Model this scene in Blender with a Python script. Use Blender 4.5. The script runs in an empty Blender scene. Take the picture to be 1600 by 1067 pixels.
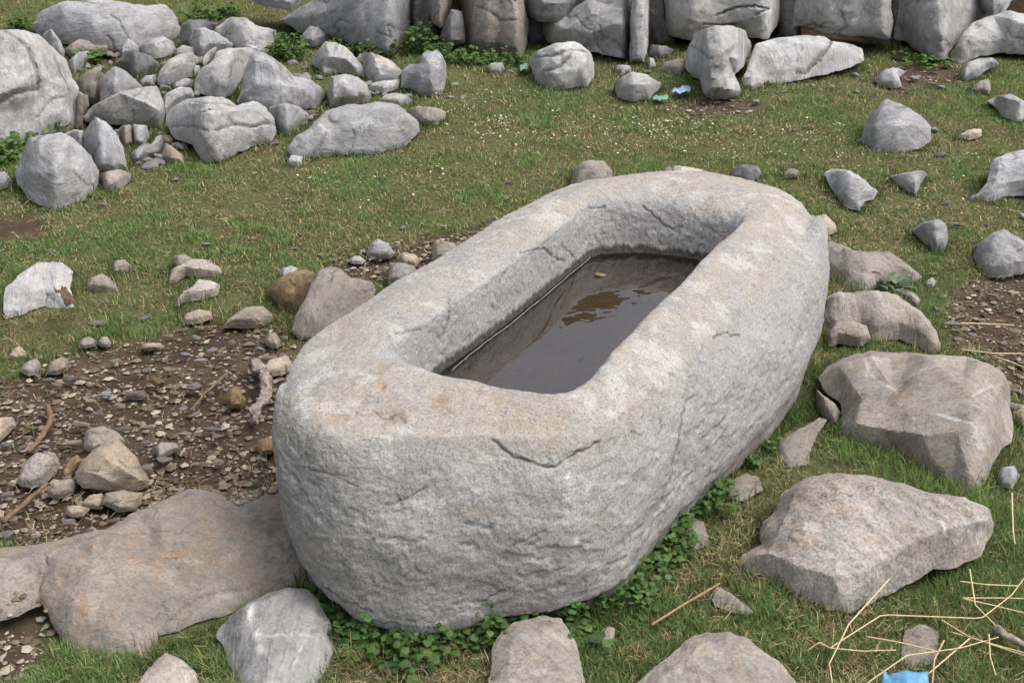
import bpy, math, random
import numpy as np
from mathutils import Vector
from mathutils.geometry import delaunay_2d_cdt

scene = bpy.context.scene
# ------------------------------------------------------------------ camera
PITCH = math.radians(28.0)
FPX = 1900.0
CAM = np.array([0.0, 0.0, 1.6])
cd = bpy.data.cameras.new('camera')
cam = bpy.data.objects.new('camera', cd)
scene.collection.objects.link(cam)
cam.location = CAM
cam.rotation_euler = (math.radians(90) - PITCH, 0, 0)
cd.sensor_width = 36.0
cd.lens = FPX / 1600.0 * 36.0
cd.clip_start = 0.05
cd.clip_end = 2000
scene.camera = cam
# ------------------------------------------------------------------ sky, sun, exposure
SUN_EL, SUN_AZ = math.radians(62), math.radians(100)      # azimuth measured from +Y towards +X
world = bpy.data.worlds.new('World')
scene.world = world
world.use_nodes = True
wn = world.node_tree
wn.nodes.clear()
wo = wn.nodes.new('ShaderNodeOutputWorld')
bg = wn.nodes.new('ShaderNodeBackground')
hs = wn.nodes.new('ShaderNodeHueSaturation')
sky = wn.nodes.new('ShaderNodeTexSky')
sky.sky_type = 'NISHITA'
sky.sun_disc = False
sky.sun_elevation = SUN_EL
sky.sun_rotation = SUN_AZ
sky.air_density = 1.0
sky.dust_density = 7.0
hs.inputs['Saturation'].default_value = 0.42
bg.inputs['Strength'].default_value = 0.15
wn.links.new(sky.outputs[0], hs.inputs['Color'])
wn.links.new(hs.outputs[0], bg.inputs['Color'])
wn.links.new(bg.outputs[0], wo.inputs[0])
sl = bpy.data.lights.new('sun', 'SUN')
sl.energy = 0.95
sl.angle = math.radians(38)
sl.color = (1.0, 0.96, 0.9)
so = bpy.data.objects.new('sun', sl)
scene.collection.objects.link(so)
_s = Vector((math.sin(SUN_AZ) * math.cos(SUN_EL), math.cos(SUN_AZ) * math.cos(SUN_EL), math.sin(SUN_EL)))
so.rotation_euler = _s.to_track_quat('Z', 'Y').to_euler()
so.location = (0, 0, 8)
scene.view_settings.view_transform = 'Standard'
scene.view_settings.look = 'None'
scene.view_settings.exposure = 0.52
scene.view_settings.gamma = 1.0
scene.render.engine = 'CYCLES'
scene.cycles.max_bounces = 6
scene.cycles.use_denoising = True

rng = np.random.default_rng(7)
random.seed(7)
COL = scene.collection

# ------------------------------------------------------------------ projection helpers
CP, SP = math.cos(PITCH), math.sin(PITCH)

def rays(px, py):
    dx = (np.asarray(px, float) - 800.0) / FPX
    dy = (533.5 - np.asarray(py, float)) / FPX
    return np.stack([dx, CP + dy * SP, -SP + dy * CP], -1)

def ground_at(px, py, z=0.0):
    d = rays(px, py)
    t = (CAM[2] - np.asarray(z, float)) / -d[..., 2]
    return CAM + t[..., None] * d

def project(P):
    q = P - CAM
    depth = q[:, 1] * CP - q[:, 2] * SP
    up = q[:, 1] * SP + q[:, 2] * CP
    return np.stack([800 + FPX * q[:, 0] / depth, 533.5 - FPX * up / depth], -1), depth

# ------------------------------------------------------------------ noise
_perm = rng.permutation(256)
_perm = np.concatenate([_perm, _perm, _perm])
_g = rng.normal(size=(256, 3))
_g /= np.linalg.norm(_g, axis=1)[:, None]

_p32 = _perm.astype(np.int32)
_gx, _gy, _gz = (_g[:, k].astype(np.float32).copy() for k in range(3))

def _pn(x, y, z):
    ix, iy, iz = np.floor(x).astype(np.int32), np.floor(y).astype(np.int32), np.floor(z).astype(np.int32)
    fx, fy, fz = x - ix, y - iy, z - iz
    wx, wy, wz = (f * f * f * (f * (f * 6 - 15) + 10) for f in (fx, fy, fz))
    ix &= 255; iy &= 255; iz &= 255
    iy1, iz1 = (iy + 1) & 255, (iz + 1) & 255
    out = []
    for dx, xi in ((0, ix), (1, (ix + 1) & 255)):
        a = _p32[xi]; ex = fx - dx
        col = []
        for dy, yi in ((0, iy), (1, iy1)):
            b = _p32[a + yi]; ey = fy - dy
            c0 = _p32[b + iz]; c1 = _p32[b + iz1]
            v0 = _gx[c0] * ex + _gy[c0] * ey + _gz[c0] * fz
            v1 = _gx[c1] * ex + _gy[c1] * ey + _gz[c1] * (fz - 1)
            col.append(v0 + wz * (v1 - v0))
        out.append(col[0] + wy * (col[1] - col[0]))
    return (out[0] + wx * (out[1] - out[0])) * np.float32(1.5)

def pnoise(P):
    P = np.asarray(P, np.float64)
    n = len(P)
    res = np.empty(n)
    for k in range(0, n, 16384):
        Q = P[k:k + 16384]
        res[k:k + 16384] = _pn(Q[:, 0].astype(np.float32), Q[:, 1].astype(np.float32), Q[:, 2].astype(np.float32))
    return res

def fbm(P, octv=4, gain=0.5, ridged=False):
    s = np.zeros(len(P)); a = 1.0; fr = 1.0
    for k in range(octv):
        n = pnoise(P * fr + 13.7 * k)
        s += a * ((1 - 2 * np.abs(n)) if ridged else n)
        a *= gain; fr *= 2.03
    return s

def smooth(e0, e1, x):
    t = np.clip((x - e0) / (e1 - e0), 0, 1)
    return t * t * (3 - 2 * t)

def in_poly(x, y, poly):
    poly = np.asarray(poly, float)
    ins = np.zeros(len(x), bool)
    n = len(poly)
    for k in range(n):
        x0, y0 = poly[k]; x1, y1 = poly[(k + 1) % n]
        if y0 == y1:
            continue
        c = ((y0 > y) != (y1 > y)) & (x < (x1 - x0) * (y - y0) / (y1 - y0) + x0)
        ins ^= c
    return ins

def dist_poly(Q, poly):
    poly = np.asarray(poly, float)
    d = np.full(len(Q), 1e9)
    n = len(poly)
    for k in range(n):
        a = poly[k]; b = poly[(k + 1) % n]
        ab = b - a
        t = np.clip(((Q - a) @ ab) / max(ab @ ab, 1e-12), 0, 1)
        d = np.minimum(d, np.linalg.norm(Q - (a + t[:, None] * ab), axis=1))
    return d

def dist_line(Q, pts):
    pts = np.asarray(pts, float)
    d = np.full(len(Q), 1e9)
    for a, b in zip(pts[:-1], pts[1:]):
        ab = b - a
        t = np.clip(((Q - a) @ ab) / max(ab @ ab, 1e-12), 0, 1)
        d = np.minimum(d, np.linalg.norm(Q - (a + t[:, None] * ab), axis=1))
    return d

def hull2(P):
    P = sorted(map(tuple, P))
    def half(pts):
        h = []
        for p in pts:
            while len(h) >= 2 and (h[-1][0] - h[-2][0]) * (p[1] - h[-2][1]) - (h[-1][1] - h[-2][1]) * (p[0] - h[-2][0]) <= 0:
                h.pop()
            h.append(p)
        return h
    a = half(P); b = half(P[::-1])
    return np.array(a[:-1] + b[:-1])

# ------------------------------------------------------------------ mesh helpers
def new_mesh(name, V, F, smooth_shade=True):
    """V (n,3); F: (m,3) array or (m,4) array, or a list of such arrays"""
    me = bpy.data.meshes.new(name)
    if not isinstance(F, list):
        F = [F]
    F = [np.asarray(f, np.int32) for f in F if len(f)]
    V = np.asarray(V, np.float32)
    me.vertices.add(len(V))
    me.vertices.foreach_set('co', V.ravel())
    loops = np.concatenate([f.ravel() for f in F])
    sizes = np.concatenate([np.full(len(f), f.shape[1], np.int32) for f in F])
    starts = np.concatenate([[0], np.cumsum(sizes)[:-1]]).astype(np.int32)
    me.loops.add(len(loops))
    me.loops.foreach_set('vertex_index', loops)
    me.polygons.add(len(sizes))
    me.polygons.foreach_set('loop_start', starts)
    me.polygons.foreach_set('loop_total', sizes)
    me.polygons.foreach_set('use_smooth', np.full(len(sizes), smooth_shade))
    me.update(calc_edges=True)
    me.validate()
    return me

def link(name, me, mat=None, loc=(0, 0, 0), parent=None):
    o = bpy.data.objects.new(name, me)
    COL.objects.link(o)
    o.location = loc
    if mat is not None and me is not None and not me.materials:
        me.materials.append(mat)
    if parent is not None:
        o.parent = parent
    return o

def tag(o, label, cat, group=None):
    o['label'] = label
    o['category'] = cat
    if group:
        o['group'] = group
    return o

def set_col(me, name, C):
    C = np.asarray(C, np.float32)
    if C.shape[1] == 3:
        C = np.concatenate([C, np.ones((len(C), 1), np.float32)], 1)
    a = me.color_attributes.new(name, 'FLOAT_COLOR', 'POINT')
    a.data.foreach_set('color', C.ravel())

# ------------------------------------------------------------------ materials
def nodes_of(name):
    m = bpy.data.materials.new(name)
    m.use_nodes = True
    nt = m.node_tree
    nt.nodes.clear()
    out = nt.nodes.new('ShaderNodeOutputMaterial')
    p = nt.nodes.new('ShaderNodeBsdfPrincipled')
    nt.links.new(p.outputs[0], out.inputs[0])
    return m, nt, p, out

def N(nt, typ, **kw):
    n = nt.nodes.new(typ)
    for k, v in kw.items():
        if k in n.inputs:
            n.inputs[k].default_value = v
        else:
            setattr(n, k, v)
    return n

def noise_node(nt, vec, scale, detail=5, rough=0.6, dist=0.0):
    n = N(nt, 'ShaderNodeTexNoise')
    n.inputs['Scale'].default_value = scale
    n.inputs['Detail'].default_value = detail
    n.inputs['Roughness'].default_value = rough
    n.inputs['Distortion'].default_value = dist
    nt.links.new(vec, n.inputs['Vector'])
    return n.outputs['Fac']

def ramp(nt, fac, stops):
    r = N(nt, 'ShaderNodeValToRGB')
    el = r.color_ramp.elements
    while len(el) < len(stops):
        el.new(0.5)
    for e, (p, c) in zip(el, stops):
        e.position = p
        e.color = (*c, 1) if len(c) == 3 else c
    nt.links.new(fac, r.inputs[0])
    return r.outputs[0]

def mix(nt, fac, a, b, mode='MIX'):
    m = N(nt, 'ShaderNodeMix', data_type='RGBA', blend_type=mode)
    for sock, v in ((m.inputs[0], fac), (m.inputs[6], a), (m.inputs[7], b)):
        if isinstance(v, (int, float)):
            sock.default_value = v
        elif isinstance(v, tuple):
            sock.default_value = (*v, 1)
        else:
            nt.links.new(v, sock)
    return m.outputs[2]

def grey3(v):
    return (v, v, v)

def rock_material(name, base, warm, dark, warm_amt=0.4, vein=0.5, grain=1.0, stretch=None, facets=0.22, stria=None):
    m, nt, p, out = nodes_of(name)
    tc = N(nt, 'ShaderNodeTexCoord')
    oi = N(nt, 'ShaderNodeObjectInfo')
    off = N(nt, 'ShaderNodeVectorMath', operation='MULTIPLY_ADD')
    off.inputs[0].default_value = (1, 1, 1)
    nt.links.new(tc.outputs['Object'], off.inputs[0])
    off.inputs[1].default_value = (1, 1, 1)
    cmb = N(nt, 'ShaderNodeCombineXYZ')
    mul = N(nt, 'ShaderNodeMath', operation='MULTIPLY')
    nt.links.new(oi.outputs['Random'], mul.inputs[0]); mul.inputs[1].default_value = 37.0
    for k in range(3):
        nt.links.new(mul.outputs[0], cmb.inputs[k])
    nt.links.new(cmb.outputs[0], off.inputs[2])
    vec = off.outputs[0]
    if stretch:
        mp = N(nt, 'ShaderNodeMapping'); mp.inputs['Scale'].default_value = stretch; mp.inputs['Rotation'].default_value = (0, 0, .5)
        nt.links.new(vec, mp.inputs[0]); vec = mp.outputs[0]
    big = noise_node(nt, vec, 5.0, 4, 0.6, 0.4)
    mid = noise_node(nt, vec, 22.0, 6, 0.65, 0.6)
    fine = noise_node(nt, vec, 150.0, 5, 0.7)
    col = mix(nt, ramp(nt, big, [(0.35, grey3(0)), (0.7, grey3(1))]), base, tuple(c * 1.18 for c in base))
    wm = ramp(nt, mid, [(0.52 - 0.12 * warm_amt, grey3(0)), (0.82, grey3(min(1, 0.4 + warm_amt)))])
    col = mix(nt, wm, col, warm)
    dk = ramp(nt, noise_node(nt, vec, 11.0, 8, 0.72, 0.3), [(0.30, grey3(0.75)), (0.48, grey3(0))])
    col = mix(nt, dk, col, dark)
    fp_ = ramp(nt, noise_node(nt, vec, 3.6, 7, 0.62, 1.2), [(0.53, grey3(0)), (0.575, grey3(0.75))])
    col = mix(nt, fp_, col, tuple(min(1, c * 1.38) for c in base))
    # dark lichen blotches and hairline fractures
    lm = ramp(nt, noise_node(nt, vec, 34.0, 6, 0.75, 0.8), [(0.36, grey3(0.6)), (0.46, grey3(0))])
    col = mix(nt, lm, col, tuple(c * 0.62 for c in base))
    hv = N(nt, 'ShaderNodeTexVoronoi', feature='DISTANCE_TO_EDGE'); hv.inputs['Scale'].default_value = 13.0
    hn = N(nt, 'ShaderNodeTexNoise'); hn.inputs['Scale'].default_value = 16.0; hn.inputs['Detail'].default_value = 4.0
    nt.links.new(vec, hn.inputs['Vector'])
    hm = N(nt, 'ShaderNodeVectorMath', operation='MULTIPLY_ADD')
    nt.links.new(hn.outputs['Color'], hm.inputs[0]); hm.inputs[1].default_value = (0.22, 0.22, 0.22); nt.links.new(vec, hm.inputs[2])
    nt.links.new(hm.outputs[0], hv.inputs['Vector'])
    hk = ramp(nt, hv.outputs['Distance'], [(0.004, grey3(1.0)), (0.03, grey3(0))])
    hk = mix(nt, 1.0, hk, ramp(nt, noise_node(nt, vec, 6.0, 3), [(0.58, grey3(0)), (0.68, grey3(1))]), 'MULTIPLY')
    col = mix(nt, mix(nt, 1.0, hk, grey3(0.4), 'MULTIPLY'), col, dark)
    # pale scratches and calcite veins
    wv = N(nt, 'ShaderNodeTexVoronoi', feature='DISTANCE_TO_EDGE')
    wv.inputs['Scale'].default_value = 4.3
    dn = N(nt, 'ShaderNodeTexNoise'); dn.inputs['Scale'].default_value = 7.0
    nt.links.new(vec, dn.inputs['Vector'])
    dmx = N(nt, 'ShaderNodeVectorMath', operation='MULTIPLY_ADD')
    nt.links.new(dn.outputs['Color'], dmx.inputs[0]); dmx.inputs[1].default_value = (0.25, 0.25, 0.25)
    nt.links.new(vec, dmx.inputs[2])
    nt.links.new(dmx.outputs[0], wv.inputs['Vector'])
    vn = ramp(nt, wv.outputs['Distance'], [(0.004, grey3(vein)), (0.014, grey3(0))])
    vmask = mix(nt, 1.0, vn, ramp(nt, noise_node(nt, vec, 9.0, 2), [(0.57, grey3(0)), (0.66, grey3(.8))]), 'MULTIPLY')
    col = mix(nt, vmask, col, (0.56, 0.55, 0.53))
    sa = N(nt, 'ShaderNodeAttribute', attribute_name='mark')
    sx = N(nt, 'ShaderNodeSeparateColor'); nt.links.new(sa.outputs['Color'], sx.inputs[0])
    col = mix(nt, sx.outputs[0], col, (0.27, 0.155, 0.075))
    col = mix(nt, sx.outputs[1], col, (0.58, 0.57, 0.55))
    col = mix(nt, sx.outputs[2], col, (0.10, 0.095, 0.09))
    stm = N(nt, 'ShaderNodeMapping'); stm.inputs['Scale'].default_value = (6.0, 9.0, 38.0); stm.inputs['Rotation'].default_value = (.5, .35, 0)
    rv = N(nt, 'ShaderNodeVectorRotate', rotation_type='AXIS_ANGLE'); rv.inputs['Axis'].default_value = (.6, .5, .62)
    nt.links.new(vec, rv.inputs['Vector']); nt.links.new(mul.outputs[0], rv.inputs['Angle'])
    nt.links.new(rv.outputs[0], stm.inputs[0])
    strn = noise_node(nt, stm.outputs[0], 1.6, 6, 0.7, 0.6)
    col = mix(nt, stria if stria is not None else min(1.0, 1.6 * facets + .25), col, mix(nt, 1.0, col, ramp(nt, strn, [(0.32, grey3(0.62)), (0.5, grey3(1.0)), (0.68, grey3(1.25))]), 'MULTIPLY'))
    # granular speckle
    sp = ramp(nt, fine, [(0.33, grey3(0.55)), (0.5, grey3(1.0)), (0.68, grey3(1.3))])
    col = mix(nt, min(1.0, 0.7 * grain), col, mix(nt, 1.0, col, sp, 'MULTIPLY'))
    # each stone a little different
    hsv = N(nt, 'ShaderNodeHueSaturation')
    vr = N(nt, 'ShaderNodeMapRange'); vr.inputs[3].default_value = 0.86; vr.inputs[4].default_value = 1.14
    nt.links.new(oi.outputs['Random'], vr.inputs[0])
    nt.links.new(vr.outputs[0], hsv.inputs['Value'])
    nt.links.new(col, hsv.inputs['Color'])
    col = hsv.outputs[0]
    nt.links.new(col, p.inputs['Base Color'])
    p.inputs['Roughness'].default_value = 0.88
    p.inputs['Specular IOR Level'].default_value = 0.25
    # planes of fracture: small flat faces tilted against each other
    ge = N(nt, 'ShaderNodeNewGeometry')
    acc = ge.outputs['Normal']
    for fs, fk in ((7.0, facets), (17.0, facets * .7)):
        wn_ = N(nt, 'ShaderNodeTexNoise'); wn_.inputs['Scale'].default_value = fs * 1.6; wn_.inputs['Detail'].default_value = 3.0
        nt.links.new(vec, wn_.inputs['Vector'])
        wm_ = N(nt, 'ShaderNodeVectorMath', operation='MULTIPLY_ADD')
        nt.links.new(wn_.outputs['Color'], wm_.inputs[0]); wm_.inputs[1].default_value = (.9 / fs,) * 3; nt.links.new(vec, wm_.inputs[2])
        fv_ = N(nt, 'ShaderNodeTexVoronoi', feature='F1'); fv_.inputs['Scale'].default_value = fs
        nt.links.new(wm_.outputs[0], fv_.inputs['Vector'])
        sb = N(nt, 'ShaderNodeVectorMath', operation='SUBTRACT'); nt.links.new(fv_.outputs['Color'], sb.inputs[0]); sb.inputs[1].default_value = (.5, .5, .5)
        ma = N(nt, 'ShaderNodeVectorMath', operation='MULTIPLY_ADD'); nt.links.new(sb.outputs[0], ma.inputs[0]); ma.inputs[1].default_value = (fk,) * 3; nt.links.new(acc, ma.inputs[2])
        acc = ma.outputs[0]
    nm_ = N(nt, 'ShaderNodeVectorMath', operation='NORMALIZE'); nt.links.new(acc, nm_.inputs[0])
    b1 = N(nt, 'ShaderNodeBump'); b1.inputs['Strength'].default_value = 0.85; b1.inputs['Distance'].default_value = 0.007
    mh = N(nt, 'ShaderNodeMath', operation='MULTIPLY_ADD'); nt.links.new(strn, mh.inputs[0]); mh.inputs[1].default_value = .2 if stria else 1.0; nt.links.new(mid, mh.inputs[2])
    nt.links.new(mh.outputs[0], b1.inputs['Height']); nt.links.new(nm_.outputs[0], b1.inputs['Normal'])
    bh = N(nt, 'ShaderNodeBump', invert=True); bh.inputs['Strength'].default_value = 0.7; bh.inputs['Distance'].default_value = 0.006
    nt.links.new(hk, bh.inputs['Height']); nt.links.new(b1.outputs[0], bh.inputs['Normal'])
    b1 = bh
    b2 = N(nt, 'ShaderNodeBump'); b2.inputs['Strength'].default_value = 0.5 * grain; b2.inputs['Distance'].default_value = 0.0022
    nt.links.new(fine, b2.inputs['Height'])
    nt.links.new(b1.outputs[0], b2.inputs['Normal'])
    nt.links.new(b2.outputs[0], p.inputs['Normal'])
    return m

def attr_material(name, attr, rough=0.8, var=0.0, transl=0.0, spec=0.3):
    m, nt, p, out = nodes_of(name)
    a = N(nt, 'ShaderNodeAttribute', attribute_name=attr)
    nt.links.new(a.outputs['Color'], p.inputs['Base Color'])
    p.inputs['Roughness'].default_value = rough
    p.inputs['Specular IOR Level'].default_value = spec
    if transl:
        t = N(nt, 'ShaderNodeBsdfTranslucent')
        nt.links.new(a.outputs['Color'], t.inputs['Color'])
        mx = N(nt, 'ShaderNodeMixShader'); mx.inputs[0].default_value = transl
        nt.links.new(p.outputs[0], mx.inputs[1]); nt.links.new(t.outputs[0], mx.inputs[2])
        nt.links.new(mx.outputs[0], out.inputs[0])
    return m

def plain_material(name, col, rough=0.7, scale=60.0, var=0.35, spec=0.3, bump=0.3):
    m, nt, p, out = nodes_of(name)
    tc = N(nt, 'ShaderNodeTexCoord')
    n = noise_node(nt, tc.outputs['Object'], scale, 5, 0.65)
    c = ramp(nt, n, [(0.3, tuple(x * (1 - var) for x in col)), (0.7, tuple(min(1, x * (1 + var)) for x in col))])
    nt.links.new(c, p.inputs['Base Color'])
    p.inputs['Roughness'].default_value = rough
    p.inputs['Specular IOR Level'].default_value = spec
    b = N(nt, 'ShaderNodeBump'); b.inputs['Strength'].default_value = bump; b.inputs['Distance'].default_value = 0.003
    nt.links.new(n, b.inputs['Height']); nt.links.new(b.outputs[0], p.inputs['Normal'])
    return m

M = {
    'grey': rock_material('grey limestone', (0.275, 0.278, 0.29), (0.35, 0.31, 0.255), (0.13, 0.13, 0.135), 0.35, 0.7, 0.6),
    'pale': rock_material('pale limestone', (0.325, 0.325, 0.332), (0.42, 0.37, 0.29), (0.19, 0.185, 0.18), 0.45, 0.6, 0.6),
    'warm': rock_material('ochre stained limestone', (0.32, 0.275, 0.225), (0.36, 0.27, 0.17), (0.14, 0.115, 0.09), 0.6, 0.3, 0.8),
    'brown': rock_material('brown lichened stone', (0.20, 0.145, 0.085), (0.26, 0.19, 0.10), (0.07, 0.05, 0.03), 0.7, 0.1, 1.2),
    'slab': rock_material('worn grey brown slab', (0.25, 0.228, 0.207), (0.30, 0.238, 0.175), (0.15, 0.138, 0.125), 0.6, 0.35, 0.9, facets=0.2),
    'rough': rock_material('rough pitted slab', (0.262, 0.243, 0.225), (0.30, 0.24, 0.175), (0.13, 0.118, 0.105), 0.7, 0.2, 1.4, facets=0.25),
    'bedrock': rock_material('streaked bedrock', (0.205, 0.184, 0.164), (0.25, 0.185, 0.125), (0.11, 0.105, 0.10), 0.6, 0.1, 0.9, stretch=(1.0, 1.35, 1.5), facets=0.10, stria=0.12),
    'mid': rock_material('mid grey slab', (0.205, 0.203, 0.205), (0.25, 0.22, 0.18), (0.12, 0.12, 0.12), 0.3, 0.5, 0.7, facets=0.25),
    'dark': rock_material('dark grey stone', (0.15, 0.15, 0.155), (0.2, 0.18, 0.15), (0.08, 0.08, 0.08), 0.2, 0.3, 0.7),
}

# ------------------------------------------------------------------ ground
DIRT = [  # bare ground, traced on the ground plane (photo points)
    [(-200, 640), (0, 585), (110, 545), (230, 520), (330, 500), (420, 505), (470, 540), (480, 800), (300, 800), (120, 860), (-200, 880)],
    [(1470, 470), (1530, 420), (1620, 430), (1800, 440), (1800, 640), (1590, 640), (1560, 575), (1480, 540)],
    [(560, 400), (640, 372), (800, 330), (800, 360), (700, 420), (600, 450), (520, 420)],
    [(-200, 960), (0, 960), (70, 950), (95, 1020), (60, 1067), (-200, 1100)],
    [(1350, 108), (1500, 95), (1510, 125), (1400, 148)],
    [(1020, 160), (1100, 150), (1180, 155), (1190, 175), (1080, 185)],
    [(150, 85), (190, 85), (185, 110), (130, 125)],
    [(-30, 345), (60, 340), (90, 352), (60, 372), (-20, 380)],
]
DIRT_W = [ground_at(*np.array(p, float).T)[:, :2] for p in DIRT]

def dirt_mask(XY):
    """1 inside bare ground, soft edge broken up by noise"""
    m = np.zeros(len(XY))
    P = np.column_stack([XY, np.zeros(len(XY))])
    wob = 0.07 * fbm(P * 5.0, 3)
    for poly in DIRT_W:
        d = dist_poly(XY, poly)
        s = np.where(in_poly(XY[:, 0], XY[:, 1], poly), d, -d)
        m = np.maximum(m, smooth(-0.05, 0.06, s + wob))
    m = np.maximum(m, smooth(6.3, 6.42, XY[:, 1] + wob) * (1 - smooth(6.6, 6.8, XY[:, 1] + wob)) * smooth(-.75, -.5, XY[:, 0]))
    m = np.maximum(m, .55 * smooth(8.8, 9.6, XY[:, 1]))
    return m

def ground_z(XY):
    P = np.column_stack([XY, np.zeros(len(XY))])
    z = 0.012 * fbm(P * 1.7, 3) + 0.005 * fbm(P * 9.0, 3)
    # earth bank held back by the boulder wall, added so its gaps look dark
    z += .55 * smooth(6.55, 6.75, XY[:, 1] + .05 * pnoise(P * 3)) * smooth(-.75, -.45, XY[:, 0])
    # the mountainside behind, out of the frame; the water mirrors it
    hill = smooth(9.5, 17.5, XY[:, 1] + 1.2 * pnoise(P * 0.23))
    z += hill * (6.3 + .9 * fbm(P * 0.33 + 4, 4) + .5 * fbm(P * 1.3 + 9, 3))
    return z - 0.004

fx = np.arange(-4.2, 4.21, 0.025)
fy = np.arange(0.9, 8.61, 0.025)
cx = np.array([-300, -150, -80, -40, -22, -14, -10, -7.5, -6, -5])
gx = np.concatenate([cx, fx, -cx[::-1]])
gy_ = np.concatenate([[-300, -120, -50, -20, -8, -3, -1, 0, 0.5], fy, np.arange(8.9, 22, 0.3), [25, 30, 40, 60, 100, 180, 300]])
GX, GY = np.meshgrid(gx, gy_)
XY = np.column_stack([GX.ravel(), GY.ravel()])
GZ = ground_z(XY)
dm = dirt_mask(XY)
GZ -= 0.012 * dm
nx, ny = len(gx), len(gy_)
idx = np.arange(nx * ny).reshape(ny, nx)
quads = np.stack([idx[:-1, :-1], idx[:-1, 1:], idx[1:, 1:], idx[1:, :-1]], -1).reshape(-1, 4)
me = new_mesh('ground', np.column_stack([XY, GZ]), quads)
set_col(me, 'bare', np.repeat(dm[:, None], 3, 1))

m, nt, p, out = nodes_of('turf and soil')
tc = N(nt, 'ShaderNodeTexCoord')
at = N(nt, 'ShaderNodeAttribute', attribute_name='bare')
v = tc.outputs['Object']
n1 = noise_node(nt, v, 6, 6, 0.65)
n2 = noise_node(nt, v, 70, 6, 0.7)
n3 = noise_node(nt, v, 240, 4, 0.7)
soil = ramp(nt, n1, [(0.3, (0.050, 0.034, 0.024)), (0.55, (0.092, 0.064, 0.046)), (0.75, (0.16, 0.118, 0.085))])
soil = mix(nt, ramp(nt, n2, [(0.55, grey3(0)), (0.72, grey3(0.6))]), soil, (0.2, 0.165, 0.13))
turf = ramp(nt, n2, [(0.3, (0.055, 0.066, 0.026)), (0.5, (0.10, 0.115, 0.046)), (0.7, (0.21, 0.185, 0.095))])
turf = mix(nt, ramp(nt, n1, [(0.5, grey3(0)), (0.68, grey3(0.7))]), turf, (0.10, 0.072, 0.046))
col = mix(nt, at.outputs['Fac'], turf, soil)
nt.links.new(col, p.inputs['Base Color'])
p.inputs['Roughness'].default_value = 0.95
p.inputs['Specular IOR Level'].default_value = 0.1
b = N(nt, 'ShaderNodeBump'); b.inputs['Strength'].default_value = 0.9; b.inputs['Distance'].default_value = 0.012
nt.links.new(n2, b.inputs['Height'])
b2 = N(nt, 'ShaderNodeBump'); b2.inputs['Strength'].default_value = 0.7; b2.inputs['Distance'].default_value = 0.004
nt.links.new(n3, b2.inputs['Height']); nt.links.new(b.outputs[0], b2.inputs['Normal'])
nt.links.new(b2.outputs[0], p.inputs['Normal'])
M['ground'] = m
g = link('ground', me, m)
g['kind'] = 'structure'

FOOT = []           # footprints of everything standing on the ground: no grass grows there

# ------------------------------------------------------------------ the trough
E1 = np.array([0.487, 0.873]); E2 = np.array([0.873, -0.487])
TC = np.array([0.163, 2.526]); TA, TB = 0.80, 0.40
NTH = 1350
TH = np.linspace(-math.pi, math.pi, NTH, endpoint=False)

def chaikin(P, it=2, k=0.25):
    for _ in range(it):
        Q = np.roll(P, -1, 0)
        P = np.stack([P * (1 - k) + Q * k, P * k + Q * (1 - k)], 1).reshape(-1, P.shape[1])
    return P

def ring(pxz, it=2, zset=None):
    A = np.array(pxz, float)
    W = ground_at(A[:, 0], A[:, 1], A[:, 2])
    if zset is not None:
        W[:, 2] = np.where(np.isnan(zset), W[:, 2], zset)
    W = chaikin(W, it)
    n = len(W)                                # densify
    t = np.linspace(0, 1, 12, endpoint=False)
    Wd = (W[:, None] * (1 - t)[None, :, None] + np.roll(W, -1, 0)[:, None] * t[None, :, None]).reshape(-1, 3)
    q = Wd[:, :2] - TC
    u, v = q @ E1 / TA, q @ E2 / TB
    th = np.arctan2(v, u)
    r = np.hypot(u, v)
    o = np.argsort(th)
    return np.interp(TH, th[o], r[o], period=2 * math.pi), np.interp(TH, th[o], Wd[o, 2], period=2 * math.pi)

R_in = ring([(600, 549, .40), (640, 563, .405), (690, 580, .41), (760, 595, .41), (830, 609, .41), (880, 613, .41), (915, 592, .41), (960, 545, .41), (1020, 480, .41),
             (1080, 425, .41), (1130, 372, .41), (1168, 338, .41), (1140, 324, .41), (1060, 312, .41), (990, 307, .41), (925, 312, .41), (900, 333, .41), (850, 370, .41),
             (780, 420, .41), (700, 475, .41), (640, 515, .405)], 1)
S_ = ring([(447, 600, .37), (455, 650, .385), (500, 685, .385), (560, 700, .385), (650, 699, .38), (760, 695, .38), (850, 700, .372), (920, 692, .365), (985, 650, .355),
           (1050, 592, .355), (1130, 512, .355), (1190, 452, .355), (1238, 398, .36), (1262, 350, .365), (1262, 322, .375), (1230, 299, .39), (1190, 284, .40), (1130, 271, .405),
           (1070, 265, .405), (1000, 270, .405), (930, 279, .40), (880, 291, .40), (830, 316, .40), (760, 351, .40), (680, 405, .40), (600, 450, .395), (530, 496, .39),
           (490, 521, .385), (460, 550, .375)], 1)
_bf = [(440, 640, .31), (436, 680, .26), (434, 740, .22), (440, 800, .17), (455, 850, .13), (490, 902, .1), (540, 947, .07), (590, 972, .05), (640, 980, .05), (700, 974, .05),
       (800, 952, .06), (900, 937, .07), (975, 903, .08), (1012, 852, .09), (1040, 812, .1), (1080, 764, .1), (1130, 714, .11), (1190, 663, .12), (1236, 603, .14),
       (1271, 541, .17), (1291, 480, .22), (1294, 420, .27), (1288, 368, .32)]
_bb = [(1262, 324, .375), (1230, 301, .39), (1190, 286, .40), (1130, 273, .405), (1070, 267, .405), (1000, 272, .405), (930, 281, .40), (880, 293, .40), (830, 318, .40), (760, 353, .40),
       (680, 407, .40), (600, 452, .395), (530, 498, .39), (490, 523, .385), (462, 553, .375), (449, 596, .36)]
B_ = ring(_bf + _bb, 1, np.array([np.nan] * len(_bf) + [.26] * len(_bb)))

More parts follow.
